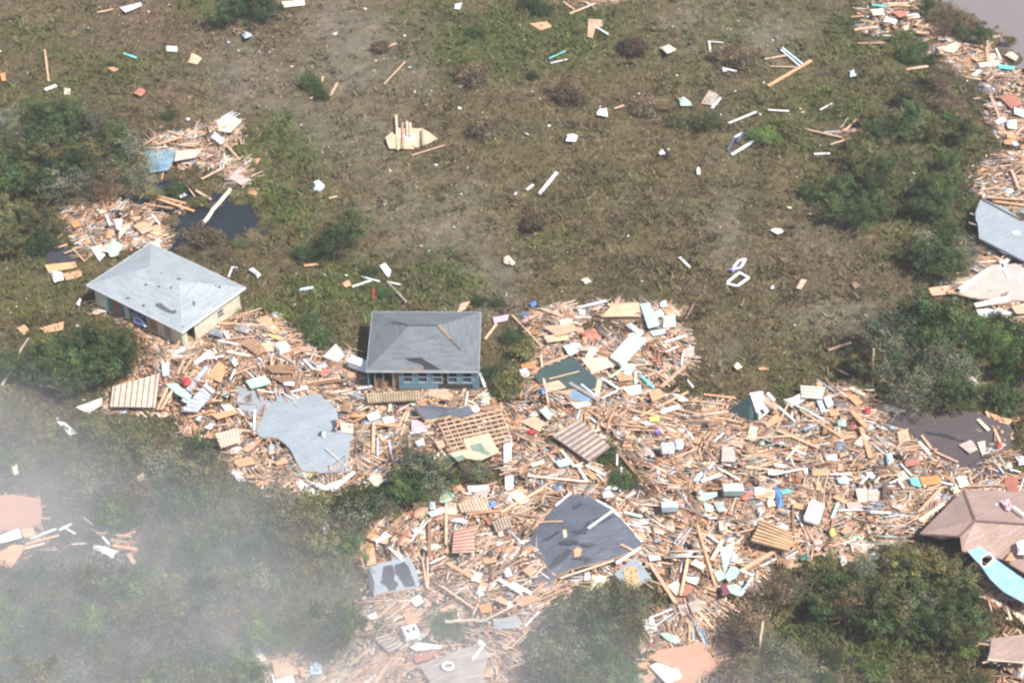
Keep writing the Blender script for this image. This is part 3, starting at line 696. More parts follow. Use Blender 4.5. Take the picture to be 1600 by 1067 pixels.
roof_piece('torn_pale_roof', 'broad pale grey torn roof slab lying flat in front of the two houses', 'roof piece',
 [(367,603),(386,606),(400,612),(404,628),(418,631),(431,626),(431,619),(446,617),(475,618),(498,615),(514,627),(527,640),(528,655),(519,660),(523,674),(532,677),(550,676),(553,684),(547,690),(546,708),(543,732),(535,735),(500,738),(472,735),(463,722),(452,700),(434,685),(405,682),(401,672),(408,655),(392,650),(377,640),(370,630)],
 z_pale, M['sh_light'], center=(470,660), patches=[('bare_felt_patch', DK, [(516,657),(524,655),(527,663),(521,667),(526,675),(517,674),(520,666)]),
 ('bare_felt_patch', DK, [(498,675),(503,673),(502,680),(498,680)]), ('white_scrap', (.8,.8,.8), [(503,677),(508,674),(508,684),(504,683)])],
 trims=[('edge_trim', (.3,.3,.32), .12, 546,736, 500,739), ('ridge_cap', (.42,.45,.48), .2, 508,700, 540,728)])
def z_plum(x, y): return .55+.003*(x-1480)+.004*(700-y)
roof_piece('plum_roof', 'large flat plum brown roof slab lying below the shrubs at the right', 'roof piece',
 [(1385,658),(1400,645),(1445,640),(1500,639),(1528,645),(1552,655),(1580,668),(1578,700),(1570,742),(1536,740),(1510,738),(1490,727),(1470,715),(1452,700),(1440,690),(1425,677),(1400,670)],
 z_plum, M['sh_plum'], center=(1480,688), patches=[('dark_fold_strip', (.04,.04,.05), [(1443,674),(1475,677),(1498,686),(1512,689),(1500,690),(1470,681),(1450,678)]), ('dark_fold_strip', (.05,.05,.06), [(1380,661),(1400,663),(1402,666),(1385,664)])])  # thin dark strips laid along the fold line
def z_brown(x, y):
    t = {(1524,813): 4.1, (1655,822): 4.1}
    if (x, y) in t: return t[(x, y)]
    # planes through the ridge: drop away from the apex
    d = math.hypot((x-max(min(x, 1655), 1524))/80, (y-815)/60); return 4.1-2.6*min(1, d)
roof_piece('brown_hipped_roof', 'brown shingled hipped roof sunk to the ground at the right edge', 'roof piece',
 [(1505,765),(1640,770),(1760,850),(1640,918),(1562,872),(1503,860),(1500,837),(1470,839),(1437,833)],
 lambda x, y: {(1505,765): 2.0, (1640,770): 2.0, (1760,850): 1.6, (1640,918): 1.0, (1562,872): 1.2, (1503,860): 2.2, (1500,837): 2.6, (1470,839): 2.0, (1437,833): 1.6, (1524,813): 3.4, (1655,822): 3.4}.get((x, y), z_brown(x, y)),
 M['sh_brown'], inner=([(1524,813),(1655,822)], [[8,0,9],[7,8,9],[6,7,9],[0,1,10,9],[1,2,10],[9,10,3,4],[9,4,5],[9,5,6],[10,2,3]]), decks=(.25,.15,.12))
for (x0, y0, x1, y1, z0, z1) in ((1506,766,1524,813,2.06,3.46),(1524,813,1655,822,3.46,3.46),(1524,813,1500,837,3.46,2.66),(1500,838,1440,834,2.65,1.66)):
    r = [o for o in S.objects if o.name == 'brown_hipped_roof'][0]
    mb = MB(); mb.beam(P(x0, y0, z0)-np.array(r.location), P(x1, y1, z1)-np.array(r.location), .22, .06, (.20,.12,.10)); mb.build('ridge_cap', M['sheet'], r)
roof_piece('blotchy_grey_roof', 'small grey roof piece with large dark blotches above the white cooker', 'roof piece',
 [(578,884),(606,877),(640,870),(648,885),(657,915),(630,921),(600,925),(584,931)], lambda x, y: .9+.012*(905-y), M['sh_light'], patches=[
 ('bare_felt_patch', DK, [(600,884),(613,882),(617,892),(615,905),(623,912),(618,921),(608,923),(603,914),(593,910),(597,905),(598,892)]),
 ('bare_felt_patch', DK, [(617,882),(632,877),(638,884),(646,905),(649,915),(634,917),(625,905),(618,895)]),
 ('bare_felt_patch', DK, [(574,893),(578,891),(585,912),(585,925),(578,921)])])
roof_piece('dark_green_roof', 'dark green flat roof piece in the upper pile under a tan board', 'roof piece',
 [(836,588),(848,573),(872,565),(896,557),(912,573),(932,590),(930,606),(915,612),(895,607),(870,610),(850,603)], lambda x, y: 1.0+.004*(590-y), M['sh_green'], decks=(.5,.38,.25))
roof_piece('light_grey_roof_corner', 'light grey roof slab with dark edge at the right edge of the photo', 'roof piece',
 [(1524,332),(1532,311),(1565,322),(1600,347),(1660,372),(1660,440),(1600,408),(1568,396),(1530,373)], lambda x, y: 1.6+.004*(400-y), M['sh_light'], th=.35, decks=(.09,.07,.08), trims=[('edge_trim', (.09,.07,.09), .25, 1531,374, 1600,409), ('edge_trim', (.09,.08,.09), .2, 1533,311, 1597,345), ('white_scrap', (.8,.8,.8), .6, 1582,364, 1594,364)])
roof_piece('peach_roof_piece', 'peach red flat roof piece at the left edge above a white sheet', 'roof piece',
 [(-30,775),(20,772),(64,779),(66,800),(64,820),(-30,835)], lambda x, y: 1.6, M['sh_peach'])
roof_piece('maroon_roof_corner', 'dull maroon roof corner in the bottom right corner', 'roof piece',
 [(1543,1030),(1550,996),(1600,990),(1660,985),(1660,1040),(1600,1034)], lambda x, y: 1.8, M['sh_brown'], trims=[('edge_trim', (.6,.5,.42), .15, 1543,1030, 1600,1035)])
roof_piece('peach_deck', 'large peach plywood deck sheet at the bottom centre right', 'deck',
 [(1012,1026),(1030,1014),(1062,1010),(1098,1003),(1110,1022),(1123,1045),(1095,1055),(1075,1075),(1058,1072),(1045,1040)], lambda x, y: .9+.004*(1040-y), M['sh_peach'], decks=(.5,.35,.22))
roof_piece('weathered_curved_roof', 'weathered grey bowed boarding under the round white seat at the bottom', 'roof piece',
 [(655,1040),(685,1026),(720,1014),(750,1006),(762,1022),(755,1050),(760,1085),(668,1085),(672,1062)], lambda x, y: .8+.8*math.exp(-((x-710)/60)**2), M['sh_weather'], center=(712,1045))
roof_piece('patched_roof_scrap', 'grey blue roof scrap with a plywood patch beside the centre trees', 'roof piece',
 [(960,896),(975,883),(993,870),(1005,885),(1018,903),(1000,912),(982,919),(970,910)], lambda x, y: 1.3, M['sh_light'], patches=[('plywood_patch', (.55,.37,.2), [(973,886),(994,884),(1000,911),(980,918)])])
roof_piece('bare_floor', 'bare tan house floor with low white wall stubs at the right edge', 'house floor',
 [(1497,457),(1522,435),(1548,415),(1600,412),(1660,420),(1660,475),(1600,470),(1530,467)], lambda x, y: 1.0, mat('floor_screed', .8, (.8, .1), col=(.47,.41,.36)), decks=(.3,.25,.2),
 trims=[('wall_stub', (.8,.8,.8), .5, 1499,452, 1546,420), ('wall_stub', (.75,.75,.75), .3, 1563,408, 1576,435), ('wall_stub', (.82,.82,.82), .5, 1560,422, 1578,402), ('wall_stub', (.75,.75,.75), .25, 1590,440, 1600,420)])

# ================================================================= SHEETS, BOARDS
Zr = random.Random(5)
def sheet(kind, colour, pts, z=None, tilt=None, th=.05, desc=None, lab=None, colv=None, cat=None, m=None, name=None):
    cx = sum(p[0] for p in pts)/len(pts); cy = sum(p[1] for p in pts)/len(pts)
    g0 = P(cx, cy, .6); base = top1(g0[0], g0[1])+.36 if z is None else z
    if (cx < 240 and 590 < cy < 900 and cx+cy < 1090) or (490 < cx < 520 and 805 < cy < 835): base = 2.4
    c = P(cx, cy, base)
    t = .16 if tilt is None else tilt
    n = np.array([Zr.uniform(-t, t), Zr.uniform(-t, t), 1.0]); n /= np.linalg.norm(n)
    p = [PP(x, y, n, n@c) for x, y in pts]
    mn = min(q[2] for q in p); gg = gz1(c[0], c[1])+.06
    if mn < gg: p = [q+(gg-mn)*n*1.0 for q in p]
    col = jit(colv or COL[colour], .06); edge = tuple(x*.8 for x in col)
    mb = MB()
    if kind == 'scrap' or (m is None and Zr.random() < .25 and colour in ('white', 'cream', 'pale blue', 'mint')):
        # crumpled: a ragged rim, a ring and a centre at uneven heights, with an underside
        if n[2] < 0: n = -n
        rim = []
        for i in range(len(p)):
            a_, b_ = p[i], p[(i+1) % len(p)]
            rim += [a_, (a_+b_)/2+np.array([Zr.uniform(-.1, .1), Zr.uniform(-.1, .1), 0])]
        rim = [q+n*Zr.uniform(0, .16) for q in rim]; cc = np.mean(rim, 0)
        ring = [cc+(q-cc)*Zr.uniform(.4, .7)+n*Zr.uniform(-.02, .34) for q in rim]; cc = cc+n*Zr.uniform(0, .35); K = len(rim)
        sg = 1 if np.cross(rim[1]-rim[0], cc-rim[0])@n > 0 else -1
        def F3(*v):
            v = list(v); v = v if sg > 0 else v[::-1]; mb.face(v, jit(col, .1)); mb.face([q-n*.03 for q in v[::-1]], edge)
        for i in range(K):
            j = (i+1) % K; F3(rim[i], rim[j], ring[i]); F3(rim[j], ring[j], ring[i]); F3(ring[i], ring[j], cc)
    else: mb.prism(p, th, col, edge)
    nm, ct = {'ply': ('plywood_sheet', 'plywood sheet'), 'pan': ('wall_panel', 'panel'), 'scrap': ('scrap_piece', 'scrap')}[kind]
    org = c.copy(); org[2] = mn-th
    o = mb.build(name or nm, m or M['sheet'], None, org)
    if lab is None:
        area = 0
        for k in range(len(pts)):
            x0, y0 = pts[k]; x1, y1 = pts[(k+1) % len(pts)]; area += x0*y1-x1*y0
        area = abs(area)/2
        sz = 'tiny' if area < 60 else 'small' if area < 140 else 'middling' if area < 350 else 'large'
        noun = {'ply': 'plywood sheet', 'pan': 'wall panel', 'scrap': 'crumpled scrap'}[kind]
        lab, sh = label(f'{sz} {colour} {noun}', cx, cy)
        if sh: o['group'] = 'loose '+noun+'s'
    tag(o, lab, cat or ct, o.get('group') or {'ply': 'plywood sheets strewn over the site', 'pan': 'wall panels strewn over the site', 'scrap': 'scraps strewn over the site'}[kind])
    return o
def board(colour, x0, y0, x1, y1, wpx=3, z0=None, z1=None, th=.07, lab=None, colv=None, name=None, cat=None):
    a0, b0 = P(x0, y0, .6), P(x1, y1, .6)
    za = top1(a0[0], a0[1])+.35 if z0 is None else z0; zb = top1(b0[0], b0[1])+.35 if z1 is None else z1
    if z0 is None and z1 is None: zm = max(za, zb)*.5+.5*(za+zb)/2; za, zb = (za+zm)/2, (zb+zm)/2
    A, B = P(x0, y0, za), P(x1, y1, zb); wd = wpx*mpp(x0, y0)
    org = (A+B)/2; org[2] = min(A[2], B[2])
    mb = MB(); mb.beam(A, B, wd, max(th, wd*.35), jit(colv or COL[colour], .08), Zr.uniform(-.3, .3))
    woody = colour in WOODY
    o = mb.build(name or ('wooden_board' if woody else 'painted_board'), M['wood'] if woody else M['sheet'], None, org)
    cx, cy = (x0+x1)/2, (y0+y1)/2; l = math.hypot(x1-x0, y1-y0)
    sz = 'short' if l < 22 else 'mid-length' if l < 38 else 'long' if l < 60 else 'very long'
    if lab is None:
        lab, sh = label(f'{sz} {colour} board {slope_word(x0, y0, x1, y1)}', cx, cy)
    tag(o, lab, cat or 'board', 'loose timber boards' if woody else 'painted boards and trim')
    return o

SH = '''
ply orange-tan 400,500 417,492 438,517 428,522
ply tan 405,537 427,535 428,548 409,550
pan white 268,550 288,541 290,547 270,555
pan white 253,567 264,567 263,587 254,587
pan white 303,565 327,546 334,553 305,570
ply orange-tan 323,588 342,563 353,573 346,598
scrap white 361,563 367,560 373,570 367,573
pan mint 259,600 273,598 300,618 294,625 275,615
pan pale_blue 283,625 292,618 301,625 295,631
pan grey_blue 290,608 322,570 326,574 298,612
scrap grey 322,522 334,512 347,518 349,529
scrap grey 368,516 380,507 391,515 386,522
pan white 443,595 460,596 460,602 443,601
pan white 467,602 481,603 481,608 468,607
ply orange-tan 329,647 368,638 372,645 340,655
pan white 345,632 360,632 366,638 352,641
ply brown 415,573 440,568 462,573 458,583 425,582
ply brown 425,590 445,586 463,592 440,598
ply brown 439,571 460,570 462,577 441,578
pan white 319,668 329,661 338,664 331,671
pan mint 305,655 312,648 318,651 312,658
scrap red 283,590 296,592 299,600 288,603
ply tan 670,608 692,608 708,616 706,626 668,618
ply brown 692,610 712,612 717,622 707,626
pan white 735,637 745,631 750,640 740,645
pan white 744,665 758,655 763,661 748,669
ply pale_tan 531,660 552,662 552,677 533,675
pan pink 643,655 660,660 666,668 655,675 643,673
pan white 787,682 800,680 798,742 787,740
pan white 789,745 802,742 802,775 790,776
pan white 484,752 508,758 530,750 552,736 558,737 540,752 520,768 500,764
pan white 462,752 470,750 492,765 499,772 485,778 470,768
pan cream 575,748 590,737 600,750 588,762
pan white 596,652 614,650 617,659 601,661
pan white 572,648 590,642 595,652 578,658
pan white 505,557 525,537 538,555 527,565
pan white 648,690 661,684 664,694 652,698
ply tan 680,690 698,684 704,692 686,702
ply tan 955,478 999,474 1000,494 940,495
pan pale_blue 1000,475 1014,473 1026,493 1031,508 1013,513
pan white 1020,488 1034,485 1037,494 1024,497
pan white 1030,474 1041,471 1043,479 1033,480
pan mint 1037,494 1055,492 1056,510 1036,512
pan pale_blue 1015,517 1038,514 1041,520 1020,525
pan white 978,509 985,505 1006,521 1000,526
pan taupe 1067,545 1085,540 1084,559 1068,557
ply pale_tan 908,560 950,558 963,570 925,583
pan orange 813,568 838,567 835,576 815,575
pan white 811,578 823,576 828,585 817,591
ply tan 848,600 873,594 885,605 855,613
pan slate_blue 889,604 924,623 918,628 885,624
pan mint 843,641 853,635 864,648 856,655
pan white 1030,643 1060,632 1064,638 1035,648
pan cream 892,629 920,627 924,632 900,638
ply tan 812,658 835,650 853,660 840,673
ply orange-tan 1013,612 1030,606 1040,618 1020,628
pan white 972,606 1000,602 1003,614 985,617
pan white 1050,616 1066,618 1082,630 1060,627
scrap yellow 1013,653 1030,652 1029,658 1015,659
pan white 1003,660 1010,656 1018,662 1010,665
scrap blue 845,607 850,604 853,614 848,617
scrap red 823,674 832,672 839,676 830,679
ply orange-tan 960,582 985,578 990,592 968,596
pan white 874,501 896,494 892,504 878,510
pan white 903,482 915,485 913,492 905,490
pan white 880,540 905,535 912,545 890,556
scrap reddish 905,520 928,513 940,530 925,545
ply tan 848,510 890,505 905,515 870,525
ply tan 850,525 885,520 890,530 855,535
ply tan 945,745 966,745 967,757 944,762
pan white 944,763 968,758 966,765 944,766
pan pale_blue 868,722 885,716 892,726 875,731
ply pale_tan 893,727 912,721 905,731
pan white 1033,702 1036,700 1038,706 1034,707
scrap purple 1024,674 1031,673 1031,679 1025,679
ply orange-tan 1195,662 1215,645 1222,655 1200,668
pan pale_blue 1276,625 1283,623 1290,640 1284,645
pan pale_blue 1287,622 1297,618 1303,632 1293,637
ply orange-tan 1295,642 1312,636 1310,648 1298,650
pan mint 1309,657 1322,655 1322,667 1310,665
pan white 1376,638 1383,631 1416,640 1413,648
scrap red 1351,639 1360,637 1361,645 1352,646
pan white 1200,735 1215,733 1213,742 1200,741
pan white 1255,732 1262,731 1262,740 1257,739
ply orange-tan 1269,735 1297,733 1296,742 1270,743
pan pale_blue 1306,748 1323,744 1326,757 1310,755
pan pale_blue 1083,750 1097,738 1099,742 1088,756
scrap blue 1208,763 1215,760 1225,790 1216,795
scrap turquoise 1217,766 1230,764 1240,769 1222,772
scrap cream 1198,786 1205,766 1212,790 1200,793
ply pale_tan 1337,763 1355,763 1355,784 1341,784
pan taupe 1356,765 1374,766 1372,783 1356,782
pan mint 1090,780 1098,770 1120,768 1121,774 1100,783
pan mint 1100,785 1115,790 1113,800 1102,798
pan grey-green 1115,785 1130,783 1135,797 1123,800
pan mint 1125,858 1148,845 1145,862 1132,897
pan white 1146,862 1154,868 1148,877 1142,876
scrap white 1182,800 1188,793 1193,800 1187,810
scrap yellow 1295,830 1302,825 1306,836 1298,839
scrap teal 1246,869 1256,867 1266,873 1252,876
scrap white 1310,872 1318,868 1323,880 1315,885
pan grey-green 1348,872 1366,862 1373,872 1358,878
pan taupe 1322,785 1345,783 1347,793 1326,797
pan taupe 1498,695 1518,686 1528,702 1515,708
ply pale_tan 1527,691 1539,688 1541,704 1535,712
ply orange-tan 1541,643 1560,649 1582,656 1576,664 1555,655
scrap red 1556,693 1565,692 1566,700 1558,701
ply orange 1437,745 1467,743 1469,755 1441,759
pan turquoise 1421,747 1435,746 1440,761 1425,757
pan pale_blue 1383,710 1393,707 1396,722 1388,728
ply tan 1402,674 1418,670 1423,688 1405,692
ply reddish 1568,745 1590,745 1592,757 1588,758 1598,775 1577,776
ply cream 1494,746 1508,743 1515,757 1501,762
pan cream 1484,765 1494,756 1500,768 1490,772
scrap pink 1563,783 1577,780 1581,790 1577,799 1571,797
pan white 1588,848 1610,840 1612,868 1590,866
ply orange-tan 1570,875 1580,862 1588,875
scrap white 500,814 508,811 514,820 517,833 505,834
ply pale_tan 695,785 713,785 713,804 696,803
pan white 705,810 730,814 729,819 705,815
pan white 585,845 603,832 612,838 588,850
ply orange-tan 571,856 583,846 588,880 573,884
pan mint 690,768 705,755 715,764 702,790 686,783
scrap blue 764,785 775,786 775,792 765,793
scrap pale_blue 669,787 680,785 681,795 672,796
ply taupe 735,778 748,765 765,762 760,778
pan white 640,937 655,928 662,940 650,947
pan white 743,925 750,920 757,928 748,934
scrap pale_blue 786,893 797,888 800,900 789,902
ply orange 748,945 765,942 769,955 752,957
ply reddish 647,1027 680,1014 688,1024 650,1035
pan white 640,1010 655,1003 692,1008 688,1013 650,1016
ply orange-tan 630,957 652,959 656,972 636,976
ply orange-tan 505,955 518,954 536,968 520,970
pan white 570,962 588,955 590,965 575,968
scrap turquoise 514,975 521,972 525,978 518,981
pan grey 770,968 808,961 813,980 772,983
pan cream 925,897 948,900 942,918 923,922
pan white 914,893 922,894 921,905 913,906
ply orange-tan 815,890 833,885 832,903
pan white 1001,968 1020,964 1028,985 1012,988
pan mint 1030,990 1042,988 1062,1002 1055,1006
pan taupe 1058,945 1073,942 1077,958 1065,962
pan taupe 1075,942 1092,935 1098,952 1082,958
pan white 1072,900 1093,902 1088,913 1073,908
ply pale_tan 1078,880 1087,873 1103,883 1098,890
pan white 1013,868 1030,867 1033,873 1015,876
pan white 1015,1040 1035,1030 1060,1045 1066,1058 1042,1068
ply orange-tan 993,1040 1010,1030 1030,1055 1012,1052
pan white -20,846 30,827 35,840 -20,853
ply orange-tan -20,875 20,850 42,852 15,890
ply tan 32,826 52,824 56,835 38,840
pan cream 15,727 27,726 30,741 22,743
scrap cream 211,744 225,735 229,748 218,754
pan white 145,851 185,861 177,872 146,858
scrap white 171,821 182,822 182,829 173,828
pan slate_blue 222,235 275,233 270,252 262,266 235,270
ply pale_tan 276,236 318,231 305,246 272,252
ply pale_tan 339,190 356,178 378,189 360,207 342,205
scrap white 328,216 335,206 350,218 345,227
pan taupe 357,278 368,270 390,281 378,290
ply orange-tan 70,414 118,409 121,417 76,426
ply orange-tan 97,428 126,422 129,431 104,438
pan white 76,424 98,427 100,439 85,442
pan white 142,387 160,382 164,399 155,408
pan mint 165,387 180,377 192,385 184,400 172,402
ply tan 208,352 225,345 240,358 222,366
ply orange 110,348 122,342 128,352 115,356
ply orange-tan 238,355 250,352 254,366 241,371
pan white 178,343 192,342 188,360 182,358
ply pale_tan 185,375 205,350 200,352 186,358
pan white 119,475 125,465 127,468 124,478
ply orange-tan 26,512 38,507 45,514 37,524
ply orange-tan 62,512 100,502 98,515 70,520
pan white 118,636 160,621 158,632 138,646
pan white 88,657 102,660 120,676 108,680
scrap blue 156,694 164,690 172,704 166,706
pan white 187,12 220,4 222,9 196,20
pan white 260,72 277,73 277,81 260,80
ply tan 294,98 300,83 316,91 308,101
ply orange-tan 168,106 178,105 186,109 175,113
scrap pale_tan 99,140 110,140 110,149 100,149
pan reddish 208,145 220,137 229,143 220,151
ply orange 0,115 8,114 10,126 3,127
scrap pale_blue 378,57 386,53 395,59 383,63
pan cream 440,3 475,0 477,8 443,12
pan white 711,7 722,5 718,15 710,14
scrap pale_blue 488,286 498,282 508,291 500,300 491,297
ply orange-tan 827,37 855,34 862,42 845,48
ply tan 919,30 940,31 942,41 930,45 926,60 918,58
scrap white 935,172 948,171 950,183 932,180
scrap white 885,212 895,209 903,213 899,223 884,222
pan taupe 1095,162 1108,141 1123,148 1113,165
scrap mint 1060,155 1068,153 1078,160 1081,166 1063,166
scrap white 1029,238 1036,235 1039,242 1031,243
scrap white 1088,265 1092,262 1094,273 1089,274
scrap cream 1030,78 1045,72 1057,80 1043,88
scrap white 1127,108 1133,107 1136,113 1129,113
scrap pale_blue 1327,112 1334,110 1338,120 1328,121
ply tan 1244,450 1252,436 1261,437 1252,452
ply brown 1330,443 1337,440 1344,446 1336,451
ply tan 1451,450 1494,444 1497,458 1456,462
pan white 1522,474 1578,462 1580,470 1525,480
pan white 1526,484 1585,480 1592,488 1530,497
ply tan 1580,478 1620,470 1620,490 1588,490
scrap white 1507,582 1520,592 1530,600 1522,604 1512,594
pan white 1585,712 1600,715 1610,725 1592,727
pan white 593,415 602,411 611,422 608,436
ply orange-tan 534,443 545,437 549,445 540,449
pan white 388,422 396,420 408,430 403,435
scrap white 483,505 490,495 502,496 495,508
pan pink 770,496 795,491 793,500 772,505
ply tan 713,490 720,474 735,470 728,482
scrap pale_tan 786,402 795,400 805,410 800,415 788,412
scrap cream 907,438 915,434 924,440 915,445
scrap blue 826,474 834,471 838,477 830,480
scrap white 1203,360 1212,357 1224,363 1214,367
scrap purple 1138,422 1147,417 1153,421 1145,427
scrap cream 1145,571 1152,568 1160,574 1152,578
ply orange-tan 1185,574 1200,573 1202,577 1186,578
ply reddish 1560,150 1588,148 1598,163 1580,170
pan white 1585,168 1612,176 1612,188 1585,178
pan white 1572,190 1587,188 1589,203 1575,202
pan white 1517,118 1530,107 1536,110 1525,119
pan turquoise 1560,101 1586,104 1584,109 1561,107
pan pale_tan 1470,77 1495,64 1503,70 1490,83 1478,81
scrap pale_tan 1568,90 1576,84 1590,92 1586,98
pan cream 1360,16 1380,14 1382,23 1364,25
ply reddish 1393,18 1410,17 1418,24 1405,28
ply tan 425,1032 462,1020 466,1052 430,1060
pan white 424,1052 455,1048 462,1067 428,1072
scrap pale_blue 484,1042 494,1034 506,1040 504,1052 486,1053
ply orange-tan 448,1020 462,1017 466,1028 452,1032
'''
n_s = {}
for ln in SH.strip().splitlines():
    t = ln.split(); pts = [tuple(float(v) for v in q.split(',')) for q in t[2:]]
    sheet(t[0], t[1].replace('_', ' '), pts, th=.12 if t[0] == 'scrap' else .05, tilt=.3 if t[0] == 'scrap' else None)
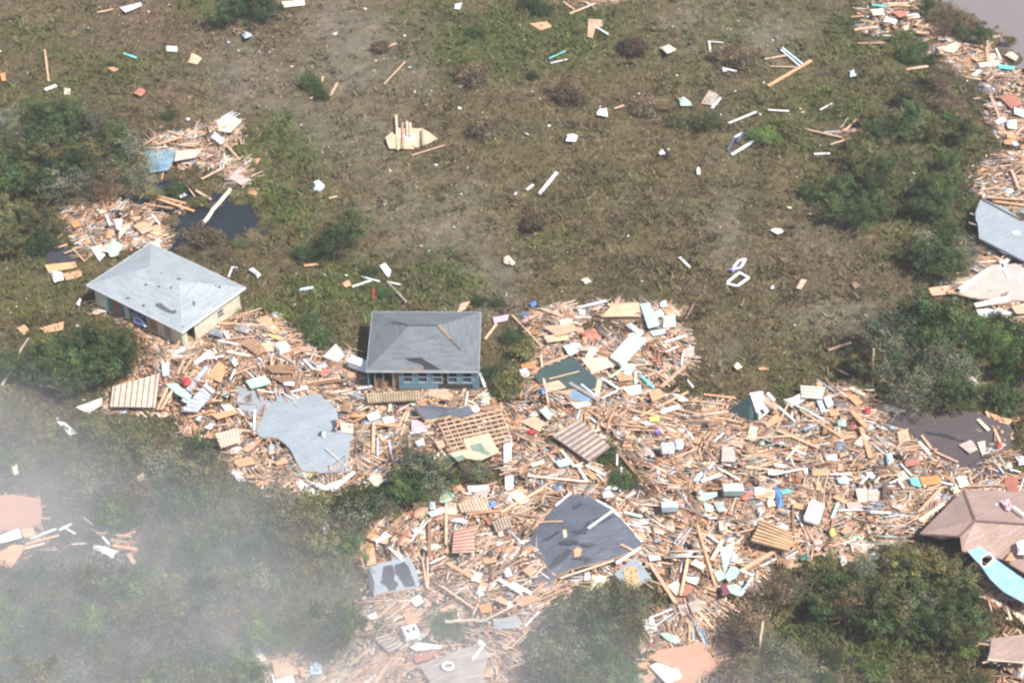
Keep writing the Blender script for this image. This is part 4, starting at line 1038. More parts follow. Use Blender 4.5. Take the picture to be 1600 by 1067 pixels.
BD = '''
yellow 420,523 438,530 5
cream 355,549 390,556 5
white 360,593 367,577 3
white 398,640 397,672 3
white 372,638 380,648 4
white 402,609 427,613 3
tan 340,505 415,508 3
tan 350,530 400,525 3
orange-tan 300,512 345,492 3
tan 278,584 287,563 4
tan 285,583 300,560 3
tan 246,640 262,605 4
tan 252,640 271,607 4
white 350,517 357,529 5
white 341,532 372,538 3
white 325,560 350,556 3
orange-tan 295,652 333,640 4
tan 425,575 424,555 4
white 475,562 490,577 4
white 454,612 480,606 3
weathered_grey 437,553 460,568 4
tan 438,528 472,533 2
brown 480,602 560,590 4
grey 530,596 575,590 3
tan 480,598 530,590 3
white 558,607 582,603 4
grey_blue 545,615 573,624 4
tan 584,660 583,708 5
orange-tan 588,662 626,666 5
tan 640,640 626,680 4
tan 636,640 618,678 4
tan 640,680 641,702 5
reddish 655,638 712,636 3
lavender 590,684 590,712 3
lavender 608,690 614,720 3
lavender 612,721 630,714 3
lavender 640,677 668,672 4
white 607,643 612,628 3
tan 604,625 612,642 3
white 727,635 731,612 3
white 750,583 758,605 4
tan 722,615 730,600 4
white 905,480 948,470 4
dark_brown 910,498 1005,500 2
tan 950,477 998,474 5
tan 865,486 905,520 4
tan 845,482 880,495 4
tan 878,498 925,528 3
tan 800,492 845,540 3
white 1038,535 1072,524 4
white 1040,550 1060,541 3
white 1065,570 1068,548 3
tan 1032,605 1070,572 6
tan 845,555 852,608 4
tan 852,608 857,630 3
tan 858,592 905,580 2
weathered_grey 890,598 935,625 5
pale_blue 908,600 930,618 3
white 940,590 967,608 4
pale_tan 937,594 932,620 7
turquoise 1000,586 1022,606 4
mint 993,580 993,600 4
white 965,610 940,622 3
tan 850,570 895,553 4
tan 830,585 850,570 4
mint 953,590 975,574 3
tan 1000,590 1040,578 3
brown 958,598 995,602 3
cream 877,703 897,729 4
white 915,727 947,743 3
white 905,732 918,752 4
white 965,704 964,727 3
white 971,730 969,768 3
brown 965,705 1005,752 5
mint 975,800 1003,807 5
white 978,777 992,769 3
tan 783,800 850,762 4
tan 800,790 862,752 3
pale_tan 825,743 915,752 3
tan 780,742 830,725 3
brown 905,655 962,705 3
tan 1060,640 1160,660 3
orange-tan 1100,616 1150,622 3
tan 1080,626 1135,632 3
tan 1000,650 1075,612 4
tan 985,640 1050,655 4
brown 1000,630 1060,648 3
white 1214,633 1242,658 4
mint 1225,624 1266,644 4
white 1265,643 1288,657 3
tan 1212,672 1232,630 3
grey 1276,593 1305,612 3
brown 1290,590 1305,614 3
orange-tan 1331,643 1354,668 8
orange-tan 1345,668 1360,715 7
cream 1327,606 1350,617 6
brown 1355,610 1370,630 3
white 1210,741 1253,732 3
white 1297,741 1330,740 3
white 1344,756 1362,738 4
white 1095,752 1126,741 6
white 1107,733 1116,722 4
dark_brown 1383,755 1381,778 6
tan 1165,685 1250,680 3
tan 1215,672 1280,700 4
tan 1160,718 1200,702 3
pale_tan 1228,718 1248,696 3
white 1115,690 1131,676 3
tan 1250,640 1318,685 3
mint 1310,785 1300,810 5
white 1310,797 1348,796 3
white 1360,800 1392,801 3
tan 1155,893 1238,845 6
tan 1165,884 1250,843 4
white 1188,885 1213,872 3
orange-tan 1090,822 1118,915 5
white 1178,818 1200,822 6
white 1107,836 1122,847 4
white 1126,815 1127,828 5
pale_tan 1112,875 1130,843 6
tan 1184,890 1179,930 4
brown 1240,790 1239,835 4
white 1245,805 1254,822 3
tan 1150,833 1190,822 4
reddish 1297,835 1306,790 3
white 1390,755 1403,748 3
white 1403,748 1412,762 3
white 1407,724 1425,743 3
white 1436,690 1453,710 5
white 1470,753 1490,757 4
tan 1490,760 1565,757 3
tan 1460,705 1497,722 3
tan 1440,680 1455,700 4
cream 1436,813 1475,787 5
white 1583,791 1603,806 4
white 1549,776 1558,788 4
tan 1541,643 1565,695 4
cream 1528,655 1545,672 5
tan 1435,800 1470,762 4
white 608,855 628,875 4
brown 671,815 671,868 5
tan 697,800 697,850 4
tan 660,870 667,918 3
tan 668,870 669,918 3
reddish 610,828 645,840 3
reddish 622,850 640,825 3
white 672,880 696,869 3
tan 550,852 560,862 3
tan 563,870 573,895 3
white 780,905 815,926 6
dark_brown 766,858 767,908 4
tan 690,915 740,950 4
orange-tan 700,880 760,915 6
white 738,1030 758,1005 4
tan 545,1040 578,1012 4
tan 800,1010 825,985 3
white 800,910 830,927 6
white 820,978 843,955 4
tan 1075,873 1064,930 5
white 1015,965 1050,951 3
tan 1015,880 1056,942 6
tan 1090,955 1118,985 4
tan 970,850 990,860 3
tan 845,815 880,814 2
white 35,846 88,826 4
white 0,702 6,720 4
orange-tan 142,826 160,836 4 2.6 2.6
tan 150,832 206,838 3 2.8 2.8
tan 172,842 205,848 4 2.8 2.5
orange-tan 185,840 212,830 4 2.6 3.0
orange-tan 176,852 214,858 5 2.6 2.6
reddish 192,850 216,846 5 2.8 2.8
tan 200,865 210,880 6 2.6 2.6
white 160,838 170,850 4 2.9 2.9
tan 130,808 148,822 2 2.6 2.6
white 92,828 112,818 4 2.5 2.7
white 98,822 118,834 3 2.5 2.5
pale_tan 112,850 140,848 3 2.5 2.5
tan 40,850 92,836 4 2.3 2.5
pale_tan 20,862 70,848 3 2.3 2.4
tan 184,725 187,740 2 2.6 2.6
white 361,845 362,868 3
tan 70,78 76,127 3
tan 152,20 176,15 3
turquoise 193,84 213,91 4
white 70,141 88,134 5
tan 213,232 250,212 3
tan 245,226 285,214 3
tan 262,205 283,212 3
pale_tan 225,232 262,230 3
orange-tan 213,300 303,330 4
orange-tan 235,303 290,318 4
orange-tan 225,318 270,326 3
tan 196,307 217,289 3
tan 305,297 330,312 4
tan 316,322 290,288 2
weathered_grey 125,343 150,382 3
weathered_grey 133,343 142,365 3
white 166,336 172,352 4
white 237,335 250,351 3
tan 210,385 240,345 4
tan 86,388 105,382 3
tan 100,396 125,386 3
white 118,380 135,382 3
tan 113,388 132,408 2
white 357,433 363,417 3
white 363,417 371,418 3
tan 315,280 350,262 3
white 349,262 351,240 2
tan 355,228 375,250 3
tan 605,74 620,68 4
tan 514,310 527,307 3
tan 485,155 500,143 3
tan 505,120 500,143 3
tan 527,130 516,150 4
tan 600,132 633,97 2
tan 643,243 695,227 3
tan 890,22 930,6 3
tan 880,3 898,16 3
white 930,42 950,54 4
white 843,303 870,270 5
white 823,297 833,289 4
white 1138,193 1182,175 4
white 1143,242 1177,221 5
black 1138,230 1165,205 2
white 1112,170 1126,153 4
white 1106,65 1130,67 3
white 1108,65 1110,82 3
white 1133,108 1151,112 3
turquoise 858,92 884,80 2
white 860,99 886,93 3
tan 960,170 975,165 3
pale_blue 1222,75 1256,102 4
white 1220,78 1250,104 3
tan 1195,93 1228,87 3
tan 1203,104 1245,105 3
orange-tan 1200,135 1268,95 5
grey 1288,207 1362,203 3
tan 1250,200 1316,215 3
white 1272,241 1297,240 4
white 1332,242 1343,242 5
tan 1320,205 1338,187 3
tan 1340,205 1338,222 3
tan 1298,226 1330,216 3
white 1200,172 1233,174 3
white 1281,172 1300,162 3
white 1062,402 1078,418 4
white 1074,593 1083,605 3
tan 1294,547 1330,535 4
tan 1308,577 1326,586 3
white 550,448 580,438 4
white 565,432 593,440 3
white 605,440 627,445 3
weathered_grey 605,440 635,472 4
red 583,466 584,452 3
pale_blue 468,453 490,449 5
orange-tan 475,415 497,413 4
tan 758,530 776,506 4
turquoise 1363,8 1385,11 4
tan 1335,47 1372,42 4
tan 1345,32 1400,40 3
tan 1350,25 1330,27 3
tan 1432,51 1452,53 5
tan 1465,60 1490,47 4
pale_blue 1466,62 1498,60 3
tan 1417,109 1450,104 4
tan 1542,47 1543,75 4
tan 1542,75 1544,97 5
cream 1530,103 1560,99 8
white 1556,76 1563,92 3
tan 1505,69 1535,73 3
tan 1340,68 1382,67 3
tan 1520,155 1532,153 3
tan 1548,150 1562,185 4
tan 1530,298 1560,292 3
tan 1535,310 1565,303 3
tan 1580,265 1592,295 4
tan 1540,308 1600,312 4
orange-tan 1555,315 1610,322 4
tan 1480,455 1520,465 4
'''
nb = 0
for ln in BD.strip().splitlines():
    t = ln.split(); board(t[0].replace('_', ' '), *[float(v) for v in ' '.join(t[1:]).replace(',', ' ').split()]); nb += 1
# the longest of the random boards in the piles, one object each (kept below 300 in all)
def rand_in_pile(n, seed, marg=0.4):
    r = np.random.default_rng(seed); out = []
    while len(out) < n:
        px = r.uniform(-20, 1620, 4000); py = r.uniform(-20, 1090, 4000)
        d = FW[None]+((px-800)/FPX)[:, None]*RT+((533.5-py)/FPX)[:, None]*UP; t = (.5-CAM[2])/d[:, 2]
        X = CAM[0]+t*d[:, 0]; Y = CAM[1]+t*d[:, 1]
        # weight by ground area per pixel
        k = in_pile(X, Y) & (r.random(4000) < (t/300)**2*1.2)
        out += list(zip(X[k], Y[k], px[k], py[k]))
    return np.array(out[:n])
def off_roofs(p, marg=1.0):              # keep the loose random pieces off the fallen roofs
    k = np.ones(len(p), bool)
    for pl, zf in ROOFS: k &= sdist(pl, p[:, 0], p[:, 1]) < -marg
    return p[k]
def heading(x, y, n, spread=.5):
    px, py = to_px(np.stack([x, y, np.zeros(len(x))], 1))
    base = (fbm(x/16, y/16, 131, 2)-.5)*5.0
    base = np.where((px > 950) & (py < 880), base*.45-.15, base)
    return base+rng.normal(0, spread, n)+np.where(rng.random(n) < .18, math.pi/2, 0)
NB = max(0, 296-nb)
pts = off_roofs(rand_in_pile(NB*2+60, 3))[:NB]; NB = len(pts); hd = heading(pts[:, 0], pts[:, 1], NB, .45)
for k in range(NB):
    x, y, px, py = pts[k]; L_ = random.uniform(2.6, 5.2); hh = hd[k]
    zt = top1(x, y)+random.uniform(.15, .5); pit = random.uniform(-.12, .12)
    q = [np.array([x+s*math.cos(hh)*L_/2, y+s*math.sin(hh)*L_/2, zt+s*pit*L_/2]) for s in (-1, 1)]
    (x0, y0), (x1, y1) = to_px(q[0]), to_px(q[1])
    cn = random.choices(['tan', 'pale tan', 'orange-tan', 'brown', 'weathered grey', 'white'], [5, 4, 3, 2, 2, 1.2])[0]
    board(cn, x0, y0, x1, y1, random.uniform(2.0, 3.6), q[0][2], q[1][2])

pts = off_roofs(rand_in_pile(190, 77))[:95]
for k in range(len(pts)):
    x, y, px, py = pts[k]; hh = random.uniform(0, 3.1); l_ = random.uniform(1.0, 2.6)/mpp(px, py); w_ = l_*random.uniform(.35, .75); q = []
    for (u_, v_) in ((-.5, -.5), (.0, -.52), (.5, -.5), (.52, .1), (.5, .5), (-.5, .5)):
        if abs(u_*v_) < .1 and random.random() < .5: continue
        u2, v2 = u_*l_*random.uniform(.8, 1), v_*w_*random.uniform(.75, 1)
        q.append((px+u2*math.cos(hh)-v2*math.sin(hh), py+(u2*math.sin(hh)+v2*math.cos(hh))*.65))
    cn, kd = random.choices([('tan','ply'),('pale tan','ply'),('orange-tan','ply'),('white','pan'),('cream','pan'),('taupe','pan'),('brown','ply'),('reddish','ply'),('mint','pan'),('pale blue','pan')], [5,5,5,5,2,2,2,1,.8,.8])[0]
    sheet(kd, cn, q, tilt=.2)
# ------------------------------------------------------------ the uncountable rest of the wreckage
PAL = np.array([COL['tan'], COL['pale tan'], COL['orange-tan'], (.55,.36,.25), (.46,.30,.21), COL['brown'], (.24,.16,.11), COL['weathered grey'], COL['white'], COL['reddish'], COL['grey-green'], COL['pale blue']])
PWT = np.array([6, 6, 4, 4, 3, 2.0, 1, 2.5, 1.6, .6, .4, .4]); PWT /= PWT.sum()
def spill(n, seed):                     # positions in the piles plus a thin fringe outside
    p = rand_in_pile(n, seed); off = np.where(rng.random((n, 1)) < .07, 1.8, .15)
    return p[:, 0]+rng.normal(0, 1, n)*off[:, 0], p[:, 1]+rng.normal(0, 1, n)*off[:, 0]
nbun = 2700; bx, by = spill(nbun, 21); bh = heading(bx, by, nbun, .38); bl = rng.gamma(4.4, .58, nbun).clip(.7, 3.8); cnt = rng.integers(2, 10, nbun)
bi = np.repeat(np.arange(nbun), cnt); n = len(bi); k_ = np.concatenate([np.arange(c_)-c_/2 for c_ in cnt])
hd_ = bh[bi]+rng.normal(0, .13, n); L_ = (bl[bi]*rng.uniform(.6, 1.15, n)).clip(.5, 3.9); off_ = k_*rng.uniform(.12, .3, nbun)[bi]+rng.normal(0, .08, n); al_ = rng.normal(0, .35, n)
X = bx[bi]-np.sin(hd_)*off_+np.cos(hd_)*al_; Y = by[bi]+np.cos(hd_)*off_+np.sin(hd_)*al_
n2 = 5500; X2_, Y2_ = spill(n2, 31); X = np.concatenate([X, X2_]); Y = np.concatenate([Y, Y2_]); hd_ = np.concatenate([hd_, heading(X2_, Y2_, n2, .7)])
L_ = np.concatenate([L_, rng.gamma(3, .5, n2).clip(.4, 3.2)]); lay = np.concatenate([(rng.random(nbun)**.5)[bi], rng.random(n2)**.5]); n = len(X)
bcol = np.concatenate([np.where(rng.random(n-n2) < .6, rng.choice(len(PAL), nbun, p=PWT)[bi], rng.choice(len(PAL), n-n2, p=PWT)), rng.choice(len(PAL), n2, p=PWT)])
W_ = rng.uniform(.06, .2, n); T_ = rng.uniform(.035, .07, n); ph = pile_h(X, Y)
C = np.stack([X, Y, gz(X, Y)+.05+ph*lay+.16*rng.random(n)], 1)
cols = PAL[bcol]*rng.uniform(.6, 1.12, (n, 1))
o = bulk_boxes('splintered_lumber', C, L_, W_, T_, hd_, rng.normal(0, .07, n), rng.normal(0, .35, n), cols, M['wood'])
tag(o, 'tangled mass of splintered lumber filling the debris piles', 'lumber debris', kind='stuff')
n = 4600
X, Y = spill(n, 22); L_ = rng.gamma(3, .33, n).clip(.35, 2.1); W_ = L_*rng.uniform(.35, .9, n)
ph = pile_h(X, Y)
C = np.stack([X, Y, gz(X, Y)+.06+ph*rng.random(n)**.8+.05], 1)
P2 = np.array([COL['pale tan'], COL['orange-tan'], COL['tan'], COL['white'], COL['cream'], COL['taupe'], COL['grey'], COL['mint'], COL['pale blue'], COL['brown'], COL['reddish'], COL['blue'], COL['pink'], COL['dark grey']])
W2 = np.array([5, 7.5, 7, 2.8, 1.2, 2.2, 1.2, .5, .7, 3.5, 1, .12, .3, .7]); W2 /= W2.sum()
o = bulk_boxes('broken_sheet_debris', C, L_, W_, np.full(n, .03), heading(X, Y, n, .7), rng.normal(0, .12, n), rng.normal(0, .14, n), P2[rng.choice(len(P2), n, p=W2)]*rng.uniform(.6, 1.0, (n, 1)), M['sheet'], .5)
tag(o, 'countless broken bits of plywood, drywall and siding in the piles', 'sheet debris', kind='stuff')
n = 5000
X, Y = spill(n, 23); L_ = rng.uniform(.12, .5, n); W_ = L_*rng.uniform(.4, 1, n)
C = np.stack([X, Y, gz(X, Y)+.08+pile_h(X, Y)*rng.random(n)**.5+.08], 1)
o = bulk_boxes('small_rubbish', C, L_, W_, rng.uniform(.03, .2, n), rng.uniform(0, 6.3, n), rng.normal(0, .3, n), rng.normal(0, .3, n), P2[rng.choice(len(P2), n, p=W2)]*rng.uniform(.7, 1.1, (n, 1)), M['sheet'], .4)
tag(o, 'small household rubbish and splinters scattered through the debris', 'rubbish', kind='stuff')
# crumbs of litter over the open field
def px_pts(px, py):
    d = FW[None]+((px-800)/FPX)[:, None]*RT+((533.5-py)/FPX)[:, None]*UP; t = -CAM[2]/d[:, 2]
    return CAM[0]+t*d[:, 0], CAM[1]+t*d[:, 1]
cl = [(590,150,60,60,60),(470,60,60,40,25),(600,240,60,30,30),(350,40,120,60,25),(100,130,100,60,30),(760,170,90,60,30),(1060,80,90,50,50),(900,200,80,60,20),(1150,120,70,50,30),(1000,380,200,120,45),(1250,300,150,150,40),(700,300,120,90,30),(560,480,80,50,20),(1400,250,120,90,35),(100,640,80,60,25),(250,720,160,60,25),(800,20,200,40,30),(200,60,120,60,25),(430,130,60,60,20),(100,470,60,40,20)]
lx = np.concatenate([rng.normal(a_, c_, m_) for a_, b_, c_, d_, m_ in cl]); ly = np.concatenate([rng.normal(b_, d_, m_) for a_, b_, c_, d_, m_ in cl])
X, Y = px_pts(lx, ly); k = ~in_pile(X, Y) & (gz(X, Y) > -.25) & (rng.random(len(X)) < np.clip((fbm(X/4, Y/4, 141, 2)-.38)*5, .1, .9)); X, Y = X[k], Y[k]; n = len(X)
L_ = rng.gamma(2, .12, n).clip(.1, .7)
o = bulk_boxes('field_litter', np.stack([X, Y, gz(X, Y)+.14], 1), L_, L_*rng.uniform(.4, 1, n), rng.uniform(.04, .14, n), rng.uniform(0, 6.3, n), rng.normal(0, .3, n), rng.normal(0, .3, n), np.array([COL['white'], COL['cream'], COL['pale tan'], COL['pale blue'], COL['taupe']])[rng.choice(5, n, p=[.5, .15, .2, .05, .1])], M['sheet'], .4)
tag(o, 'crumbs of pale litter scattered over the grass', 'litter', kind='stuff')

# ================================================================= SPECIAL OBJECTS
def plane_pts(pts, z, tx=0, ty=0):
    cx = sum(p[0] for p in pts)/len(pts); cy = sum(p[1] for p in pts)/len(pts); c = P(cx, cy, z)
    n = np.array([tx, ty, 1.0]); n /= np.linalg.norm(n); return [PP(x, y, n, n@c) for x, y in pts], n, c
def bil(q, u, v): return (q[0]*(1-u)+q[1]*u)*(1-v)+(q[3]*(1-u)+q[2]*u)*v
def ribbed(name, lab, cat, quad, z, nr, axis_, basecol, ribcol, ribw=.25, ribh=.12, th=.05, ty=0, tx=0, gap=None, base=True):
    q, n, c = plane_pts(quad, z, tx, ty); mb = MB()
    if base: mb.prism(q, th, basecol)
    for k in range(nr):
        t = (k+.5)/nr
        a, b = (bil(q, t, .01), bil(q, t, .99)) if axis_ == 'v' else (bil(q, .01, t), bil(q, .99, t))
        w_ = np.linalg.norm((q[1]-q[0]) if axis_ == 'v' else (q[3]-q[0]))/nr*ribw
        mb.beam(a+n*ribh/2, b+n*ribh/2, w_, ribh, jit(ribcol, .12))
    o = mb.build(name, M['wood'], None, (c[0], c[1], c[2]-.1)); tag(o, lab, cat); return o
ribbed('floor_panel', 'tan floor panel with dark joist ribs lying left of the pale roof slab', 'floor panel', [(176,604),(249,583),(243,636),(172,635)], 1.2, 8, 'v', (.60,.49,.40), (.13,.09,.07), .12, .06)
ribbed('deck_section', 'long ribbed timber deck lying in front of the blue house', 'deck', [(572,616),(656,611),(657,625),(574,630)], 1.3, 20, 'v', (.14,.10,.07), (.47,.37,.24), .6, .12)
ribbed('corrugated_sheet', 'brown corrugated sheet with pale ribs behind the torn slate roof', 'metal sheet', [(861,680),(906,653),(954,698),(921,722)], 1.5, 8, 'h', (.22,.17,.155), (.46,.38,.31), .4, .09)
ribbed('slatted_screen', 'pale grey blue slatted siding left of the pale roof slab', 'siding', [(284,642),(322,598),(336,611),(308,644)], 1.3, 7, 'v', (.33,.36,.42), (.50,.54,.62), .55, .06)
ribbed('brown_stair', 'brown slatted frame beside the cream house corner', 'frame', [(377,538),(397,529),(416,547),(403,557)], 1.3, 6, 'h', (.14,.09,.06), (.42,.25,.15), .55, .1)
ribbed('fence_section', 'cream slatted fence section standing above the right pile', 'fence', [(1250,602),(1291,605),(1284,624),(1252,622)], 1.0, 4, 'h', (.16,.15,.11), (.72,.68,.55), .6, .1)
ribbed('slatted_crate', 'reddish slatted panel above the blotchy grey roof piece', 'slatted panel', [(709,829),(742,821),(741,862),(706,863)], 1.3, 7, 'h', (.58,.42,.33), (.38,.19,.14), .45, .09)
ribbed('rafter_panel', 'tan raftered panel right of the yellow plywood square', 'slatted panel', [(715,788),(758,774),(769,797),(720,800)], 1.3, 9, 'v', (.5,.37,.27), (.62,.47,.34), .5, .1)
ribbed('fallen_rafters', 'bundle of parallel orange rafters lying below the blue tarp', 'rafters', [(1190,811),(1238,833),(1234,862),(1172,846)], 1.5, 7, 'h', (.07,.07,.07), (.55,.35,.2), .55, .15)
ribbed('corrugated_strip', 'brown ribbed strip behind the white cooker', 'metal sheet', [(583,996),(606,990),(628,1010),(608,1020)], 1.1, 5, 'h', (.2,.16,.14), (.42,.35,.3), .4, .08)
ribbed('broken_truss', 'short brown slatted truss right of the reddish slatted panel', 'slatted panel', [(768,815),(795,806),(800,822),(775,832)], 1.3, 6, 'v', (.2,.15,.12), (.5,.38,.28), .5, .08)
ribbed('weathered_siding', 'grey striped siding near the end of the pale roof slab at its lower left', 'siding', [(335,678),(372,668),(376,690),(345,700)], 1.2, 7, 'v', (.45,.36,.28), (.66,.52,.4), .5, .06)
# joist grid
def lattice():
    quad = [(686,664),(782,642),(800,688),(708,708)]; q, n, c = plane_pts(quad, 1.35)
    root = empty('joist_grid', (c[0], c[1], 0)); tag(root, 'open wooden joist grid with plywood corner below the blue house', 'floor frame')
    org = np.array([c[0], c[1], 0])
    q = [p-org for p in q]
    mb = MB()
    for k in range(10):
        t = k/9; mb.beam(bil(q, t, 0)+n*.02, bil(q, t, 1)+n*.02, .12, .2, jit((.50,.34,.22)))
    mb.build('joists', M['wood'], root)
    mb = MB()
    for k in range(8):
        t = k/7; mb.beam(bil(q, 0, t)+n*.15, bil(q, 1, t)+n*.15, .22, .05, jit((.55,.38,.25)))
    mb.build('battens', M['wood'], root)
    s, _, _ = plane_pts([(724,686),(764,676),(780,706),(750,719),(708,713),(702,708),(730,703)], 1.62)
    mb = MB(); mb.prism([p-org for p in s], .05, (.66,.49,.33)); sh = mb.build('plywood_corner', M['sheet'], root)
    for pp in ([(735,696),(752,691),(758,702),(768,708),(762,712),(750,706),(738,704)], [(708,714),(724,710),(728,716),(716,721)]):
        s, _, _ = plane_pts(pp, 1.66); mb = MB(); mb.prism([p-org for p in s], .03, (.20,.28,.22)); mb.build('green_tile_patch', M['sheet'], root)
lattice()
# torn asphalt strip over bent plywood
roof_piece('bent_grey_roof_strip', 'bent grey roof strip on wavy plywood in front of the blue house', 'roof piece',
 [(648,636),(672,632),(702,637),(730,633),(744,646),(722,654),(704,648),(684,652),(664,655),(656,645)], lambda x, y: 1.5+.25*math.sin(x/11), M['sh_slate'], decks=(.62,.47,.3), th=.4)
# big white door-like sheet with thickness
q, n, c = plane_pts([(953,557),(988,519),(1005,529),(969,567)], 1.6, -.1, .1)
root = empty('white_wall_section', c-[0, 0, .3]); org = c-np.array([0, 0, .3]); tag(root, 'big bright white wall section lying tilted in the upper centre pile', 'wall section')
mb = MB(); mb.prism([p-org for p in q], .22, (.82,.82,.80)); mb.build('panel_face', M['sheet'], root)
mb = MB(); mb.beam(q[3]-org-n*.3+[.1, -.1, 0], q[2]-org-n*.3+[.1, -.1, 0], .35, .12, (.5,.45,.38)); mb.build('edge_stud', M['wood'], root)
# dark leaning gable
A = P(1137,641,.7); Bp = P(1173,617,2.9); Cc = P(1183,656,.7); D = P(1169,660,.5); E = P(1191,614,2.7); Fp = P(1202,640,.9)
org = P(1172,650,0); root = empty('leaning_gable', org); tag(root, 'dark green gable leaning up with a white torn inner face', 'gable')
mb = MB(); mb.prism([A-org, D-org, Cc-org, Bp-org], .1, (.045,.075,.075)); mb.build('dark_slope', M['sheet'], root)
mb = MB(); mb.prism([P(1173,617,2.9)-org, P(1186,655,.8)-org, P(1203,641,.9)-org, P(1197,628,1.8)-org, P(1190,615,2.7)-org], .08, (.80,.80,.78)); wf = mb.build('white_face', M['sheet'], root)
mb = MB(); mb.prism([P(1187,640,2.1)-org, P(1190,648,1.9)-org, P(1196,645,1.8)-org, P(1192,638,2.1)-org], .06, (.05,.05,.05)); mb.build('painted_round_hole', M['sheet'], root)  # no opening cut: dark plate paints the shade of a hole
mb = MB(); mb.beam(P(1172,616,3.0)-org, P(1192,613,2.8)-org, .3, .15, (.8,.8,.8)); mb.beam(P(1190,620,2.2)-org, P(1215,638,1.2)-org, 1.0, .08, (.42,.28,.2)); mb.beam(P(1199,614,2.2)-org, P(1210,626,1.8)-org, .35, .1, (.75,.8,.85)); mb.build('broken_rafters', M['wood'], root)
# sky blue wall with window opening
def blue_wall():
    q = {k: P(*k, 2.1) for k in [(1512,861),(1522,846),(1560,876),(1620,919),(1620,952),(1568,924),(1548,905),(1533,884),(1533,871),(1546,864),(1553,873),(1540,886)]}
    org = P(1560,895,0); root = empty('sky_blue_wall', org); tag(root, 'long sky blue wall lying flat with a small window hole at the right edge', 'wall section')
    mb = MB()
    def pr(*k):
        pts = [q[i]-org for i in k]; n = np.array([0, 0, 1.0]); mb.prism(pts, .14, (.30,.52,.66), (.5,.4,.3), n)
    pr((1512,861),(1533,884),(1533,871),(1546,864),(1522,846)); pr((1546,864),(1553,873),(1560,876),(1522,846)) if False else None
    pr((1546,864),(1540,886),(1548,905),(1560,876)) if False else None
    pr((1546,864),(1553,873),(1560,876)); pr((1553,873),(1540,886),(1548,905),(1560,876)); pr((1533,884),(1548,905),(1540,886)); pr((1560,876),(1548,905),(1568,924),(1620,952),(1620,919))
    mb.build('wall_face', M['sheet'], root)
    mb = MB()
    for a, b in (((1533,884),(1533,871)),((1533,871),(1546,864)),((1546,864),(1553,873)),((1553,873),(1540,886)),((1540,886),(1533,884))):
        mb.beam(q[a]-org+[0, 0, .04], q[b]-org+[0, 0, .04], .14, .06, (.8,.8,.8))
    mb.build('window_frame', M['sheet'], root)
blue_wall()
# mattress
q, n, c = plane_pts([(1256,808),(1267,781),(1270,780),(1286,787),(1288,791),(1281,814),(1277,817),(1258,811)], 1.8, .15, -.1)
org = c-[0, 0, .3]; root = empty('mattress', org); tag(root, 'white mattress with pink stripes lying on the right wreckage', 'mattress')
mb = MB(); mb.prism([p-org for p in q], .3, (.84,.82,.84)); mb.build('mattress_body', M['sheet'], root)
for pp in ([(1262,796),(1264,793),(1283,801),(1282,804)], [(1266,787),(1267,785),(1277,788),(1277,791)]):
    s = [PP(x, y, n, n@(c+n*.01)) for x, y in pp]; mb = MB(); mb.prism([p-org for p in s], .012, (.78,.35,.55)); mb.build('pink_stripe', M['sheet'], root)
# cooker / fridge / chest
def obox(name, lab, cat, px, py, dims, rz, col, z, tilt=(0, 0), parts=()):
    p = P(px, py, z); root = empty(name, p, R(rz)); root.rotation_euler = (R(tilt[0]), R(tilt[1]), R(rz)); tag(root, lab, cat)
    mb = MB(); mb.box((0, 0, dims[2]/2), dims, col); b_ = mb.build('body', M['sheet'], root)
    bv = b_.modifiers.new('bevel', 'BEVEL'); bv.width = .04; bv.segments = 2
    for (nm, c_, d_, k_) in parts:
        mb = MB(); mb.box(c_, d_, k_); mb.build(nm, M['sheet'], root)
    return root
obox('cooker', 'white cooker tipped on its back with two dark burner plates', 'cooker', 641, 992, (1.35, 1.15, .75), 24, (.82,.82,.82), .9, (4, 4),
 [('burner_plate', (-.3, -.05, .765), (.26, .42, .03), (.05,.05,.055)), ('burner_plate', (.3, .0, .765), (.26, .42, .03), (.05,.05,.055)), ('hob_groove', (0, .42, .762), (1.1, .04, .02), (.35,.35,.35))])
obox('cabinet', 'white kitchen cabinet pair lying among boards in the right pile', 'cabinet', 1043, 704, (1.3, .9, .7), 4, (.60,.68,.76), 1.0, (5, 0),
 [('drawer_front', (-.3, -.462, .35), (.55, .03, .5), (.75,.8,.84)), ('drawer_front', (.32, -.462, .35), (.55, .03, .5), (.75,.8,.84)), ('slotted_top', (0, .1, .715), (1.0, .12, .03), (.12,.14,.18))])
obox('drawer_unit', 'small pale blue drawer unit at the right of the white kitchen cabinet', 'cabinet', 1060, 698, (.75, .8, .65), 8, (.62,.72,.82), 1.1, (0, 6), [('drawer_front', (0, -.412, .32), (.6, .03, .45), (.75,.8,.84))])
obox('storage_chest', 'long grey green chest with pale lid above the mint scraps', 'chest', 1145, 769, (1.95, .95, .7), 2, (.25,.32,.31), 1.0, (6, 0), [('lid', (0, 0, .73), (2.0, 1.0, .06), (.50,.57,.55))])
obox('refrigerator', 'white refrigerator lying on its side against the blue house', 'refrigerator', 561, 573, (2.2, 1.0, .85), -24, (.80,.84,.88), .9, (8, 5), [('door_panel', (-.25, 0, .87), (1.5, .9, .05), (.84,.87,.9)), ('handle', (.4, .36, .92), (.3, .06, .06), (.4,.42,.45))])
obox('washing_machine', 'white washing machine with a small dark slot above the brown boards', 'washing machine', 441, 547, (1.25, 1.1, .7), 35, (.82,.82,.82), 1.0, (5, 3), [('control_slot', (-.1, -.1, .715), (.5, .14, .03), (.15,.15,.17))])
obox('laundry_box', 'slate grey blue box beneath white rags right of the torn slate roof', 'box', 1046, 795, (1.6, .8, .6), 3, (.36,.41,.50), 1.0, (3, 0), [('lid', (0, 0, .62), (1.64, .84, .05), (.45,.5,.58))])
